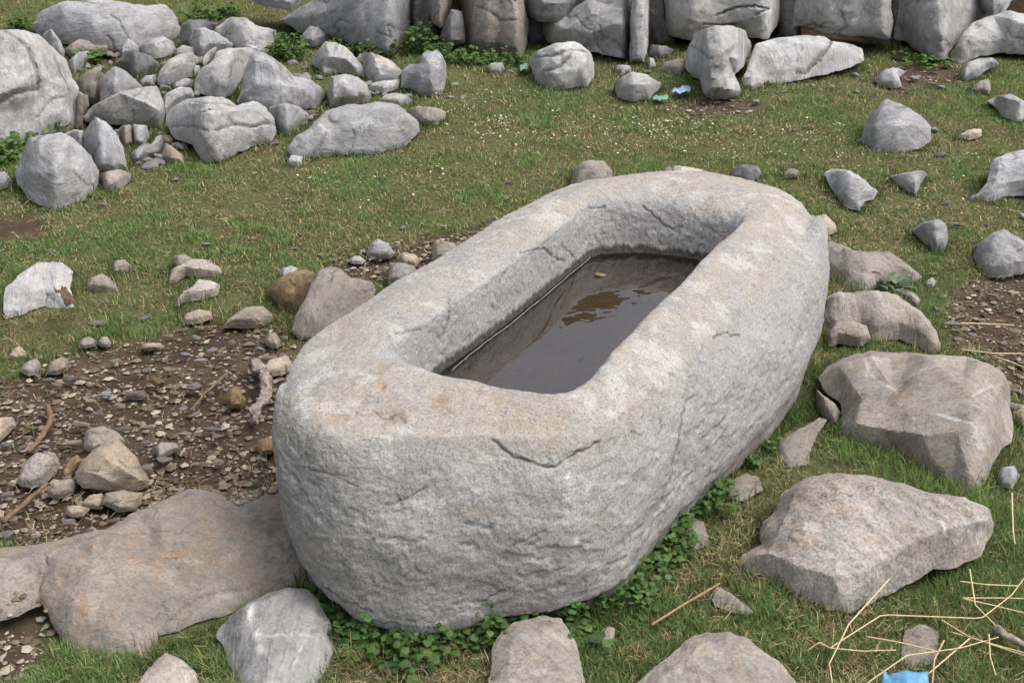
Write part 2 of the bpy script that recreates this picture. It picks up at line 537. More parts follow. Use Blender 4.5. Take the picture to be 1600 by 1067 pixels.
ZW = 0.268
Z1 = np.ones(NTH)
def P3(r, z):
    return np.column_stack([TC[0] + TA * r * np.cos(TH) * E1[0] + TB * r * np.sin(TH) * E2[0],
                            TC[1] + TA * r * np.cos(TH) * E1[1] + TB * r * np.sin(TH) * E2[1], z * Z1])
rM = S_[0] * 0.45 + B_[0] * 0.55 + 0.035 * np.clip((B_[0] - S_[0]) / .08, 0, 1)
keys = [P3(0.02, ZW - .062), P3(R_in[0] * .6, ZW - .060), P3(R_in[0] * .87, ZW - .045), P3(R_in[0] * .915, ZW), P3(R_in[0] * .94, .335), P3(R_in[0] * .975, R_in[1] - .022),
        P3(R_in[0] * 1.04, R_in[1] - .001), P3(R_in[0] * .55 + S_[0] * .45, .5 * R_in[1] + .5 * S_[1] + .018), P3(R_in[0] * .2 + S_[0] * .8, .2 * R_in[1] + .8 * S_[1] + .008),
        P3(S_[0], S_[1] - .004), P3(rM, .45 * S_[1] + .55 * B_[1] + .03), P3(B_[0], B_[1]), P3(B_[0] * .965, B_[1] * .45), P3(B_[0] * .88, -.02), P3(.4, -.03), P3(.02, -.03)]
segs = [14, 22, 20, 22, 18, 12, 40, 40, 20, 62, 50, 14, 8, 4, 2]
K = np.array(keys)                                   # (k, NTH, 3)
rows = []
for s in range(len(keys) - 1):
    p0, p1, p2, p3 = K[max(s - 1, 0)], K[s], K[s + 1], K[min(s + 2, len(keys) - 1)]
    for t in np.linspace(0, 1, segs[s], endpoint=False):
        rows.append(0.5 * (2 * p1 + (p2 - p0) * t + (2 * p0 - 5 * p1 + 4 * p2 - p3) * t * t + (3 * p1 - p0 - 3 * p2 + p3) * t ** 3))
rows.append(K[-1])
G3 = np.array(rows)                                  # (nr, NTH, 3)
nr = len(G3)
def grid_normals(G):
    du = np.roll(G, -1, 1) - np.roll(G, 1, 1)
    dv = np.gradient(G, axis=0)
    n = np.cross(du, dv)
    return n / (np.linalg.norm(n, axis=2)[..., None] + 1e-12)
Nn = grid_normals(G3)
if Nn[int(nr * .55), 0, 2] < 0:
    Nn = -Nn
V = G3.reshape(-1, 3).copy(); Nv = Nn.reshape(-1, 3)
row = np.repeat(np.arange(nr), NTH)
cum = np.concatenate([[0], np.cumsum(segs)])
prof = np.interp(row, cum, np.arange(len(keys)))     # profile position 0..15 (6 = inner rim, 9 = shoulder, 11 = belly)
outer = smooth(8.6, 10.2, prof)
topm = smooth(5.4, 6.4, prof) * (1 - smooth(8.4, 9.8, prof))
inner = 1 - smooth(5.0, 6.4, prof)
low = fbm(V * 4.2, 3)
d = 0.008 * low * (0.5 + 0.7 * outer)
d += (0.0023 * fbm(V * np.array([13, 13, 17]) + 5, 3, .5)) * (.6 + .7 * outer + .2 * inner)
st = fbm(V * np.array([20, 20, 44]) + 9, 4, .6)
lay = fbm(V * np.array([9, 9, 15]) + 61, 4, .6)
d += outer * (0.0014 * st + .0013 * (np.floor(lay * 4) / 4 + .35 * lay))          # flaked, layered sides
d -= outer * 0.0027 * smooth(.3, .42, fbm(V * np.array([8, 8, 17]) + 31, 3, .55))      # spalls
d -= .0019 * smooth(.35, .6, fbm(V * 38 + 71, 2, .5)) * (1 - .5 * topm)               # pits
d += .0011 * fbm(V * 75 + 3, 3, .65) + .0007 * fbm(V * 190, 2, .6)
d += .006 * fbm(V * 6.5 + 91, 3, .5) * np.exp(-((prof - 6.2) / 1.2) ** 2)
d += inner * .0016 * fbm(V * 45 + 8, 2, .6)
d *= smooth(1.6, 2.6, prof)
px, dep = project(V)
vdir = V - CAM; vdir /= np.linalg.norm(vdir, axis=1)[:, None]
front = ((Nv * vdir).sum(1) < -0.03)
CR = [([(768, 685), (785, 700), (800, 712), (830, 722), (850, 730), (868, 728), (890, 712), (920, 700), (938, 690)], 3.0, .016),
      ([(1112, 528), (1128, 521), (1138, 519), (1146, 524), (1158, 523)], 2.6, .012),
      ([(1003, 322), (1020, 335), (1030, 345), (1042, 354), (1052, 359), (1066, 353)], 2.4, .009),
      ([(812, 394), (838, 389), (853, 390), (866, 402), (882, 408)], 2.4, .008),
      ([(618, 523), (634, 519), (646, 517), (657, 513)], 2.4, .009), ([(702, 486), (699, 508), (688, 524), (684, 526)], 2.8, .01),
      ([(585, 640), (600, 650), (622, 646), (628, 651), (634, 662)], 2.2, .004),
      ([(1090, 617), (1076, 622), (1068, 636), (1063, 665), (1056, 700), (1048, 748)], 2.4, .006),
      ([(600, 790), (615, 788), (640, 775), (668, 762)], 2.6, .007), ([(1030, 655), (1033, 672), (1028, 678)], 2.5, .009),
      ([(988, 675), (998, 680), (1004, 679)], 2.4, .008), ([(1046, 584), (1052, 587)], 2.4, .008),
      ([(752, 940), (790, 920), (815, 908), (838, 923)], 2.6, .006), ([(920, 325), (930, 324), (945, 325)], 2.4, .008),
      ([(505, 915), (540, 940), (585, 955)], 3.0, .006), ([(800, 850), (830, 838), (850, 828)], 2.5, .005), ([(905, 412), (895, 400), (882, 386)], 2.2, .005),
      ([(1010, 470), (1022, 478)], 2.2, .006), ([(700, 468), (704, 480)], 2.2, .006), ([(470, 730), (520, 742), (560, 760)], 3.0, .004)]
crackc = np.zeros(len(V))
for pts, w, dp in CR:
    P_ = np.array(pts, float)
    sel = front & (px[:, 0] > P_[:, 0].min() - 15) & (px[:, 0] < P_[:, 0].max() + 15) & (px[:, 1] > P_[:, 1].min() - 15) & (px[:, 1] < P_[:, 1].max() + 15)
    ids = np.where(sel)[0]
    if len(ids) == 0:
        continue
    q = px[ids] + 3.0 * np.column_stack([pnoise(V[ids] * 70), pnoise(V[ids] * 70 + 50)])
    k_ = np.exp(-(dist_line(q, P_) / (w * .62)) ** 2)
    d[ids] -= dp * (.42 + .35 * inner[ids]) * k_ * np.clip(.65 + .9 * pnoise(V[ids] * 33), .1, 1.2)
    crackc[ids] = np.maximum(crackc[ids], k_)
# the flake above the long front crack stands proud
q = in_poly(px[:, 0], px[:, 1], [(772, 684), (800, 708), (850, 726), (888, 708), (935, 686), (900, 672), (830, 680)]) & front
d[q] += .0015
for (hx, hy, hr, hd) in [(606, 653, 24, .011), (690, 622, 18, .006), (597, 600, 7, .006), (595, 575, 12, .004), (745, 607, 8, .006), (1100, 322, 22, .005), (560, 600, 60, .006), (660, 800, 60, .010)]:
    k_ = np.exp(-(np.hypot(px[:, 0] - hx, (px[:, 1] - hy) * 1.5) / hr) ** 2) * front
    d -= hd * k_
V += Nv * d[:, None]
idx = np.arange(nr * NTH).reshape(nr, NTH)
q4 = np.stack([idx[:-1], np.roll(idx, -1, 1)[:-1], np.roll(idx, -1, 1)[1:], idx[1:]], -1).reshape(-1, 4)
e1 = V[q4[:, 1]] - V[q4[:, 0]]; e2 = V[q4[:, 3]] - V[q4[:, 0]]
fn = np.cross(e1, e2)
if (fn * Nv[q4[:, 0]]).sum() < 0:
    q4 = q4[:, ::-1]
# colours of the stone itself
grey = np.array([.30, .295, .292]); ochre = np.array([.345, .312, .272]); pale = np.array([.42, .405, .385]); iron = np.array([.30, .20, .11]); alga = np.array([.045, .042, .034])
warm = np.clip(topm * (.55 + .55 * fbm(V * 9 + 2, 5, .65)) + .35 * smooth(.15, .6, fbm(V * 9 + 40, 4, .6)) * (1 - inner), 0, 1)
C = grey * (1 - warm[:, None]) + ochre * warm[:, None]
pl = (topm * .55 + .28) * smooth(.05, .5, fbm(V * 11 + 77, 4, .6))
C = C * (1 - pl[:, None]) + pale * pl[:, None]
fe = np.zeros(len(V))
for (hx, hy, hr, k0) in [(606, 650, 22, .8), (597, 600, 9, .9), (690, 622, 16, .8), (592, 575, 14, .5), (745, 607, 8, .7), (840, 655, 60, .35), (545, 505, 12, .5), (515, 650, 30, .4), (630, 910, 14, .5), (745, 805, 30, .35),
                         (770, 900, 16, .4), (800, 630, 60, .25), (920, 700, 30, .2), (1105, 320, 14, .5), (560, 612, 40, .35)]:
    k_ = np.exp(-(np.hypot(px[:, 0] - hx, (px[:, 1] - hy) * 1.4) / hr) ** 2) * front
    fe = np.maximum(fe, k0 * k_ * np.clip(.6 + .9 * fbm(V * 30 + 3, 3), 0, 1.2))
fe = np.clip(fe + .16 * smooth(.35, .75, fbm(V * 16 + 55, 4, .6)) * (1 - inner) * (.3 + .7 * topm), 0, 1)
C = C * (1 - fe[:, None]) + iron * fe[:, None]
wh = np.zeros(len(V))
for (hx, hy, rx, ry) in [(893, 790, 8, 40), (887, 742, 5, 10), (530, 692, 14, 5), (665, 785, 40, 14), (890, 815, 7, 8), (925, 770, 10, 12), (900, 845, 4, 12)]:
    wh = np.maximum(wh, np.exp(-(((px[:, 0] - hx) / rx) ** 2 + ((px[:, 1] - hy) / ry) ** 2)) * front * np.clip(.5 + fbm(V * 40, 3), 0, 1))
C = C * (1 - .8 * wh[:, None]) + np.array([.6, .59, .57]) * .8 * wh[:, None]
# algae stain below the old water line, a pale scum rim right at the water
wl = V[:, 2] + .010 * fbm(V * 28, 3, .6)
al = inner * (1 - smooth(ZW + .013, ZW + .026, V[:, 2] + .007 * fbm(V * np.array([55, 55, 8]), 3, .6)))
C = C * (1 - .9 * al[:, None]) + alga * .9 * al[:, None]
sed = inner * (1 - smooth(ZW - .014, ZW - .002, V[:, 2]))
C = C * (1 - sed[:, None]) + np.array([.155, .108, .072]) * (1 + .3 * fbm(V * 9, 3))[:, None] * sed[:, None]
soilr = (1 - smooth(.0, .07, V[:, 2] + .02 * fbm(V * 10, 3))) * outer * .5
C = C * (1 - soilr[:, None]) + np.array([.16, .115, .075]) * soilr[:, None]
C *= (1 - .5 * crackc)[:, None]
me = new_mesh('trough', V - np.array([*TC, 0]), q4)
set_col(me, 'stone', np.clip(C, .01, .9))

m, nt, p, out = nodes_of('tooled trough stone')
tc = N(nt, 'ShaderNodeTexCoord'); v = tc.outputs['Object']
a = N(nt, 'ShaderNodeAttribute', attribute_name='stone')
f1 = noise_node(nt, v, 230, 4, .75); f2 = noise_node(nt, v, 420, 3, .7); f3 = noise_node(nt, v, 45, 6, .7, .5)
c = mix(nt, .9, a.outputs['Color'], mix(nt, 1., a.outputs['Color'], ramp(nt, f1, [(.33, grey3(.45)), (.45, grey3(.94)), (.68, grey3(1.35))]), 'MULTIPLY'))
c = mix(nt, .7, c, mix(nt, 1., c, ramp(nt, f3, [(.3, grey3(.68)), (.48, grey3(1.0)), (.72, grey3(1.22))]), 'MULTIPLY'))
nt.links.new(c, p.inputs['Base Color'])
p.inputs['Roughness'].default_value = .92; p.inputs['Specular IOR Level'].default_value = .2
b1 = N(nt, 'ShaderNodeBump'); b1.inputs['Strength'].default_value = .6; b1.inputs['Distance'].default_value = .005; nt.links.new(f3, b1.inputs['Height'])
b2 = N(nt, 'ShaderNodeBump'); b2.inputs['Strength'].default_value = .75; b2.inputs['Distance'].default_value = .0028; nt.links.new(f1, b2.inputs['Height']); nt.links.new(b1.outputs[0], b2.inputs['Normal'])
b3 = N(nt, 'ShaderNodeBump'); b3.inputs['Strength'].default_value = .5; b3.inputs['Distance'].default_value = .0012; nt.links.new(f2, b3.inputs['Height']); nt.links.new(b2.outputs[0], b3.inputs['Normal'])
nt.links.new(b3.outputs[0], p.inputs['Normal'])
tr = link('stone_trough', me, m, (*TC, 0))
tag(tr, 'big rounded hand-cut stone trough with rectangular basin of water', 'trough')
FOOT.append(P3(B_[0] * .93, 0)[::12, :2])

# water in the basin
wr = P3(R_in[0] * .925, ZW)[::6]
nW = len(wr)
wl_ = [(TC[0], TC[1], ZW)]
ringsW = [np.array([[TC[0], TC[1], ZW]])] + [np.array([TC[0], TC[1], ZW]) + (wr - np.array([TC[0], TC[1], ZW])) * s for s in np.linspace(.06, 1, 16)]
VW = np.concatenate(ringsW)
tri = [(0, 1 + i, 1 + (i + 1) % nW) for i in range(nW)]
qd = [(1 + (r_) * nW + i, 1 + (r_ + 1) * nW + i, 1 + (r_ + 1) * nW + (i + 1) % nW, 1 + r_ * nW + (i + 1) % nW) for r_ in range(15) for i in range(nW)]
me = new_mesh('water', VW, [np.array(tri)[:, ::-1], np.array(qd)[:, ::-1]])
me.update()
m = bpy.data.materials.new('still water'); m.use_nodes = True; nt = m.node_tree; nt.nodes.clear()
out = N(nt, 'ShaderNodeOutputMaterial'); gl = N(nt, 'ShaderNodeBsdfGlossy'); gl.inputs['Roughness'].default_value = .015; gl.inputs['Color'].default_value = (1, 1, 1, 1)
trn = N(nt, 'ShaderNodeBsdfTransparent'); trn.inputs['Color'].default_value = (.80, .74, .66, 1)
fr = N(nt, 'ShaderNodeFresnel'); fr.inputs['IOR'].default_value = 2.4
mx = N(nt, 'ShaderNodeMixShader')
tc = N(nt, 'ShaderNodeTexCoord')
wnz = noise_node(nt, tc.outputs['Object'], 9, 3, .5)
bm_ = N(nt, 'ShaderNodeBump'); bm_.inputs['Strength'].default_value = .25; bm_.inputs['Distance'].default_value = .004; nt.links.new(wnz, bm_.inputs['Height'])
nt.links.new(bm_.outputs[0], gl.inputs['Normal']); nt.links.new(fr.outputs[0], mx.inputs[0]); nt.links.new(trn.outputs[0], mx.inputs[1]); nt.links.new(gl.outputs[0], mx.inputs[2]); nt.links.new(mx.outputs[0], out.inputs[0])
wo_ = link('water', me, m)
wo_['kind'] = 'structure'

# ------------------------------------------------------------------ rocks built from traced outlines
def auto_pts(outl, rs, n):
    poly = np.array(outl, float)
    lo, hi = poly.min(0), poly.max(0)
    d0 = None
    pts = []
    T = rs.uniform(lo, hi, size=(400, 2))
    T = T[in_poly(T[:, 0], T[:, 1], poly)]
    dd = dist_poly(T, poly)
    R = dd.max()
    keep = []
    for q, dq in zip(T, dd):
        if dq > .25 * R and all(np.hypot(*(q - k)) > .55 * R for k in keep):
            keep.append(q)
            pts.append((q[0], q[1], (1 - (1 - min(dq / R, 1)) ** 2) * rs.uniform(.62, 1.15)))
        if len(pts) >= n:
            break
    return pts

def rock(name, outl, label, cat='rock', mat='grey', lean=48, h=.40, gy=None, th=.9, pts=None, rough=.05, edge=1.0, n=7, flat=0.0, cracks=(), round_=.12, foot=True, group=None, soft=0, emb=.75, facet=3.8, chip=.022, marks=(), veins=()):
    seed = (int(outl[0][0]) * 31 + int(outl[0][1]) * 17 + len(outl) * 7) % 100003
    rs = np.random.default_rng(seed)
    coarse = np.array(outl, float)
    area = .5 * abs((coarse[:, 0] * np.roll(coarse[:, 1], -1) - coarse[:, 1] * np.roll(coarse[:, 0], -1)).sum())
    sz = math.sqrt(area)
    sp = min(2.6, max(1.2, sz / 14))
    # outline: worn corners, small irregularities
    P2 = chaikin(coarse, 1, .07)
    ring2 = []
    for k in range(len(P2)):
        a, b2 = P2[k], P2[(k + 1) % len(P2)]
        m_ = max(1, int(round(np.hypot(*(b2 - a)) / (sp * 1.1))))
        for j in range(m_):
            ring2.append(a + (b2 - a) * j / m_)
    ring2 = np.array(ring2)
    c0 = ring2.mean(0)
    tv = np.roll(ring2, -1, 0) - np.roll(ring2, 1, 0)
    nv = np.column_stack([tv[:, 1], -tv[:, 0]]); nv /= np.linalg.norm(nv, axis=1)[:, None] + 1e-9
    s3 = np.column_stack([ring2 / sz * 5 + seed % 97, np.full(len(ring2), .3)])
    ring2 = ring2 + nv * (edge * min(sz * .022, 2.6) * fbm(s3, 4, .6))[:, None]
    nb = len(ring2)
    # interior points
    lo, hi = ring2.min(0), ring2.max(0)
    if area > 30000:
        sp = 3.2
    X, Y = np.meshgrid(np.arange(lo[0], hi[0], sp), np.arange(lo[1], hi[1], sp * .87))
    X[1::2] += sp / 2
    Q = np.column_stack([X.ravel(), Y.ravel()]) + rs.uniform(-.2, .2, (X.size, 2)) * sp
    Q = Q[in_poly(Q[:, 0], Q[:, 1], ring2)]
    Q = Q[dist_poly(Q, ring2) > sp * .55]
    allp = np.concatenate([ring2, Q])
    r = delaunay_2d_cdt([Vector(x) for x in allp], [(i, (i + 1) % nb) for i in range(nb)], [], 1, 1e-5)
    vv = np.array([tuple(x) for x in r[0]])
    tris = np.array([f for f in r[2] if len(f) == 3])
    orig = r[3]
    first = [-1] * len(allp)
    for j, o_ in enumerate(orig):
        for t in o_:
            if first[t] < 0:
                first[t] = j
    bi = [first[i] for i in range(nb)]
    bi = [b_ for k, b_ in enumerate(bi) if b_ >= 0 and (k == 0 or b_ != bi[k - 1])]
    nb = len(bi)
    # plane of the outline, leaning back from the front contact with the ground
    yb = coarse[:, 1].max() if gy is None else gy
    xb = coarse[coarse[:, 1] > coarse[:, 1].max() - .25 * (hi[1] - lo[1]), 0].mean()
    G = ground_at(xb, yb)
    aw = np.array([G[0], G[1], 0]); aw /= np.linalg.norm(aw)
    L = math.radians(lean)
    nrm = -math.sin(L) * aw + math.cos(L) * np.array([0, 0, 1.])
    dr = rays(vv[:, 0], vv[:, 1])
    # where the lower outline rises, the foot of the stone runs back along the ground
    hx = np.linspace(lo[0], hi[0], 60)
    env = np.full(60, -1e9)
    for k in range(len(ring2)):
        (x0, y0), (x1, y1) = ring2[k], ring2[(k + 1) % len(ring2)]
        if abs(x1 - x0) < 1e-6:
            continue
        tt_ = (hx - x0) / (x1 - x0)
        okk = (tt_ >= 0) & (tt_ <= 1)
        env[okk] = np.maximum(env[okk], (y0 + tt_ * (y1 - y0))[okk])
    ymx, ymn = coarse[:, 1].max(), coarse[:, 1].min()
    env = np.where(env < -1e8, ymx, env)
    env[0], env[-1] = env[1], env[-2]
    env = np.maximum(env, ymx - .45 * (ymx - ymn))
    for _ in range(3):
        env = np.convolve(np.pad(env, 2, mode='edge'), np.ones(5) / 5, 'valid')
    gyx = yb + emb * (np.interp(vv[:, 0], hx, env) - ymx)
    Gx = ground_at(np.full(len(vv), xb), gyx)
    t = ((Gx - CAM) @ nrm) / (dr @ nrm)
    P = CAM + t[:, None] * dr
    msz = sz * np.median(t) / FPX
    # facets
    fp = pts if pts is not None else auto_pts(coarse, rs, n)
    cp = np.concatenate([coarse, np.array([(a, b_) for a, b_, _ in fp]).reshape(-1, 2)])
    ch = np.concatenate([np.zeros(len(coarse)), np.array([c for _, _, c in fp])])
    rr = delaunay_2d_cdt([Vector(x) for x in cp], [(i, (i + 1) % len(coarse)) for i in range(len(coarse))], [], 1, 1e-5)
    cv = np.array([tuple(x) for x in rr[0]]); chh = np.array([ch[o_[0]] if len(o_) else 0 for o_ in rr[3]])
    hgt = np.full(len(vv), -1.0)
    for f in rr[2]:
        a, b_, c = cv[f[0]], cv[f[1]], cv[f[2]]
        den = (b_[1] - c[1]) * (a[0] - c[0]) + (c[0] - b_[0]) * (a[1] - c[1])
        if abs(den) < 1e-9:
            continue
        w0 = ((b_[1] - c[1]) * (vv[:, 0] - c[0]) + (c[0] - b_[0]) * (vv[:, 1] - c[1])) / den
        w1 = ((c[1] - a[1]) * (vv[:, 0] - c[0]) + (a[0] - c[0]) * (vv[:, 1] - c[1])) / den
        w2 = 1 - w0 - w1
        ok = (w0 > -1e-6) & (w1 > -1e-6) & (w2 > -1e-6)
        hgt[ok] = w0[ok] * chh[f[0]] + w1[ok] * chh[f[1]] + w2[ok] * chh[f[2]]
    hgt = np.maximum(hgt, 0)
    if pts is None:
        # a convex broken stone: lower envelope of randomly placed cleavage planes
        mu = ring2.mean(0); cv2 = np.cov((ring2 - mu).T); ev, eu = np.linalg.eigh(cv2)
        ax = np.sqrt(np.maximum(ev, 1e-6)) * 1.55
        uvq = ((vv - mu) @ eu) / ax
        hgt = np.full(len(vv), 9.0)
        nk = int(rs.integers(9, 15))
        for k in range(nk):
            a_ = 2.4 * k + rs.uniform(-.5, .5); r0 = math.sqrt((k + .4) / nk) * rs.uniform(.75, 1.0) * .92
            q0 = np.array([r0 * math.cos(a_), r0 * math.sin(a_)])
            z0 = math.sqrt(max(1 - r0 * r0, .05)); gq = -q0 / z0 * rs.uniform(.75, 1.15)
            hgt = np.minimum(hgt, z0 * rs.uniform(.86, 1.04) + (uvq - q0) @ gq)
        hgt = np.clip(hgt, 0, 1.1)
    dd = dist_poly(vv, ring2[::2] if nb > 60 else ring2)
    R = dd.max()
    dn = np.clip(dd / (R * (.9 - .6 * flat)), 0, 1)
    infl = np.sqrt(np.clip(1 - (1 - dn) ** 2, 0, 1))
    hgt = (1 - round_) * hgt + round_ * infl
    if pts is None:
        hgt = np.minimum(hgt, dd / R * 2.2)
    # wear the facet edges a little
    ea = np.concatenate([tris[:, [0, 1]], tris[:, [1, 2]], tris[:, [2, 0]]])
    deg = np.bincount(ea.ravel(), minlength=len(vv)).astype(float)
    isb = np.zeros(len(vv), bool); isb[bi] = True
    for _ in range(soft):
        s_ = np.bincount(ea[:, 0], hgt[ea[:, 1]], len(vv)) + np.bincount(ea[:, 1], hgt[ea[:, 0]], len(vv))
        hn = s_ / np.maximum(deg, 1)
        hgt = np.where(isb, 0, .45 * hgt + .55 * hn)
    rel = h * msz * hgt
    # second, finer set of broken facets
    fcell = sz / facet
    nf = max(8, int(1.5 * area / fcell ** 2))
    FP = rs.uniform(lo - 6, hi + 6, (nf, 2))
    FP = np.concatenate([FP, [lo - 30, hi + 30, (lo[0] - 30, hi[1] + 30), (hi[0] + 30, lo[1] - 30)]])
    FH = rs.normal(0, 1, len(FP))
    wq = vv + fcell * .22 * np.column_stack([fbm(np.column_stack([vv / fcell * 1.3, np.full(len(vv), .5)]), 3), fbm(np.column_stack([vv / fcell * 1.3, np.full(len(vv), 9.5)]), 3)])
    fr_ = delaunay_2d_cdt([Vector(x) for x in FP], [], [], 0, 1e-5)
    fv = np.array([tuple(x) for x in fr_[0]]); fh = np.array([FH[o_[0]] for o_ in fr_[3]])
    fac = np.zeros(len(vv))
    for f in fr_[2]:
        a, b_, c = fv[f[0]], fv[f[1]], fv[f[2]]
        den = (b_[1] - c[1]) * (a[0] - c[0]) + (c[0] - b_[0]) * (a[1] - c[1])
        if abs(den) < 1e-9:
            continue
        w0 = ((b_[1] - c[1]) * (wq[:, 0] - c[0]) + (c[0] - b_[0]) * (wq[:, 1] - c[1])) / den
        w1 = ((c[1] - a[1]) * (wq[:, 0] - c[0]) + (a[0] - c[0]) * (wq[:, 1] - c[1])) / den
        w2 = 1 - w0 - w1
        ok = (w0 >= 0) & (w1 >= 0) & (w2 >= 0)
        fac[ok] = w0[ok] * fh[f[0]] + w1[ok] * fh[f[1]] + w2[ok] * fh[f[2]]
    rel += chip * msz * fac * smooth(0, .3, dn)
    q3 = (P - G) / msz
    fade = .25 + .75 * smooth(0, .35, dn)
    rel += fade * msz * rough * .32 * (fbm(q3 * 3.1 + seed % 61, 4, .55) + .35 * fbm(q3 * np.array([9, 9, 14]) + seed % 53, 3, .6) - .35 * smooth(.2, .8, fbm(q3 * 4.7 + 20, 3, .6, True) * .6))
    if 34 < sz and name in ('rock', 'boulder') and not cracks:
        cracks = []
        for _ in range(1 + int(sz > 70) + int(sz > 110)):
            p0 = coarse[int(rs.integers(len(coarse)))]; aim = coarse.mean(0) + rs.normal(0, .16, 2) * sz
            L_ = rs.uniform(.35, .9); kk = np.linspace(0.03, L_, 6)[:, None]
            pl_ = p0 + (aim - p0) * kk + rs.normal(0, .035, (6, 2)) * sz * (kk > .05)
            cracks.append((pl_, max(1.1, min(1.8, sz / 55)), .016))
    for cr, w, dp in cracks:
        w_ = vv + 1.6 * np.column_stack([pnoise(P * 60), pnoise(P * 60 + 40)])
        rel -= dp * msz * np.exp(-(dist_line(w_, cr) / w) ** 2)
    P = P + nrm * rel[:, None]
    # back and underside, away from the front, down to the soil
    B = P[bi]; rb = dr[bi] / np.linalg.norm(dr[bi], axis=1)[:, None]
    tg = np.maximum((B[:, 2] + .06) / -rb[:, 2], .04 * msz)
    Ln = np.minimum(tg, th * msz)
    cen = B.mean(0)
    V_ = [P]; F_ = [tris]
    prev = np.array(bi); base = len(P)
    for kf, sc in ((.35, .985), (.75, .90), (1.0, .78)):
        back = B + rb * (Ln * kf)[:, None]
        cb = back.mean(0)
        back = cb + (back - cb) * sc
        cur = np.arange(base, base + nb)
        V_.append(back); base += nb
        F_.append(np.column_stack([prev, np.roll(prev, -1), np.roll(cur, -1), cur]))
        prev = cur
    V_.append(back.mean(0)[None]); F_.append(np.column_stack([prev, np.roll(prev, -1), np.full(nb, base)]))
    V_ = np.concatenate(V_)
    # front sheet must face the camera; the strips must follow it
    t0 = tris[0]
    t_n = np.cross(P[tris[:, 1]] - P[tris[:, 0]], P[tris[:, 2]] - P[tris[:, 0]]).sum(0)
    if t_n @ nrm < 0:
        F_[0] = tris[:, ::-1]
    cc = coarse
    # strips must use each border edge opposite to the front sheet
    es = set(map(tuple, np.concatenate([F_[0][:, [0, 1]], F_[0][:, [1, 2]], F_[0][:, [2, 0]]]).tolist()))
    if (bi[0], bi[1]) in es:
        F_[1:] = [f[:, ::-1] for f in F_[1:]]
    tri3 = np.concatenate([f for f in F_ if f.shape[1] == 3]); q4_ = np.concatenate([f for f in F_ if f.shape[1] == 4])
    org = np.array([G[0], G[1], 0.0])
    me = new_mesh(name, V_ - org, [tri3, q4_])
    me.set_sharp_from_angle(angle=math.radians(24))
    if marks or veins or cracks:
        mk = np.zeros((len(V_), 3)); nz_ = np.clip(.55 + .9 * fbm(P * 45 + 3, 3, .6), 0, 1.2)
        for (mx_, my_, rx_, ry_, chn, k0) in marks:
            mk[:len(P), chn] = np.maximum(mk[:len(P), chn], k0 * nz_ * np.exp(-((vv[:, 0] - mx_) / rx_) ** 2 - ((vv[:, 1] - my_) / ry_) ** 2))
        wv_ = vv + 1.8 * np.column_stack([pnoise(P * 55), pnoise(P * 55 + 40)])
        for pl, w, chn, k0 in veins:
            mk[:len(P), chn] = np.maximum(mk[:len(P), chn], k0 * nz_ * np.exp(-(dist_line(wv_, pl) / w) ** 2))
        for pl, w, dp in cracks:
            mk[:len(P), 2] = np.maximum(mk[:len(P), 2], .7 * np.exp(-(dist_line(wv_, pl) / (w * .8)) ** 2))
        set_col(me, 'mark', np.clip(mk, 0, 1))
    o = link(name, me, M[mat], org)
    tag(o, label, cat, group)
    if foot:
        lowv = V_[(V_[:, 2] < .06)]
        if len(lowv) > 3:
            hl = hull2(lowv[:, :2])
            if len(hl) > 2:
                c_ = hl.mean(0)
                FOOT.append(c_ + (hl - c_) * .94)
    return o

# ---- the boulder wall along the back
WALL = 'boulders of the wall along the back'
rock('boulder', [(385, -25), (465, -25), (470, 4), (455, 17), (420, 12), (395, 5)], 'grey boulder cut off by the top edge above the green weeds', 'boulder', gy=58, lean=62, group=WALL)
rock('boulder', [(437, 32), (470, 12), (490, 0), (500, -45), (560, -70), (630, -60), (650, -5), (648, 30), (640, 55), (622, 80), (608, 88), (588, 82), (560, 78), (520, 60), (470, 52)],
     'large round grey boulder at the top with weeds growing before it', 'boulder', lean=66, gy=92, h=.25, round_=.75, rough=.03, chip=.015, group=WALL,
     pts=[(505, 25, .45), (560, 5, .8), (610, 5, .75), (590, 50, .8), (545, 45, .6)])
rock('boulder', [(655, -60), (692, -60), (708, 0), (703, 20), (688, 46), (676, 36), (664, 10)], 'narrow tan-stained rock wedged between round boulder and beige wall block', 'boulder', 'slab', lean=70, gy=88, group=WALL)
rock('boulder', [(686, 62), (692, 42), (705, 14), (722, 18), (728, 66), (705, 72)], 'dark grey rock tucked in the gap beside the beige wall block', 'boulder', 'dark', lean=70, gy=90, group=WALL)
rock('boulder', [(690, -70), (800, -70), (818, -10), (825, 40), (825, 70), (815, 96), (780, 84), (745, 80), (727, 75), (724, 40), (721, 14), (704, 8)],
     'tall smooth beige and grey wall block above a strip of weeds', 'boulder', 'slab', lean=74, gy=96, h=.18, rough=.022, round_=.6, chip=.02, group=WALL)
rock('boulder', [(806, -50), (925, -50), (917, 0), (905, 12), (885, 30), (865, 36), (840, 33), (820, 22), (808, 5)], 'rounded grey boulder resting on top of two wall blocks', 'boulder', lean=78, gy=84, h=.35, group=WALL,
     pts=[(850, 5, .9), (885, 5, .8), (845, 25, .5), (875, 24, .45)])
rock('boulder', [(848, 50), (850, 33), (885, 26), (915, 0), (925, -45), (1000, -45), (988, 15), (988, 40), (984, 92), (950, 88), (915, 78), (870, 72), (855, 66)],
     'grey wall block with an undercut lower edge behind the free boulder', 'boulder', 'pale', lean=70, gy=98, h=.3, group=WALL,
     pts=[(885, 48, .7), (925, 25, .8), (925, 55, .75), (912, 70, .45), (960, 40, .75), (975, 42, .6), (950, 62, .15), (975, 65, .15)])
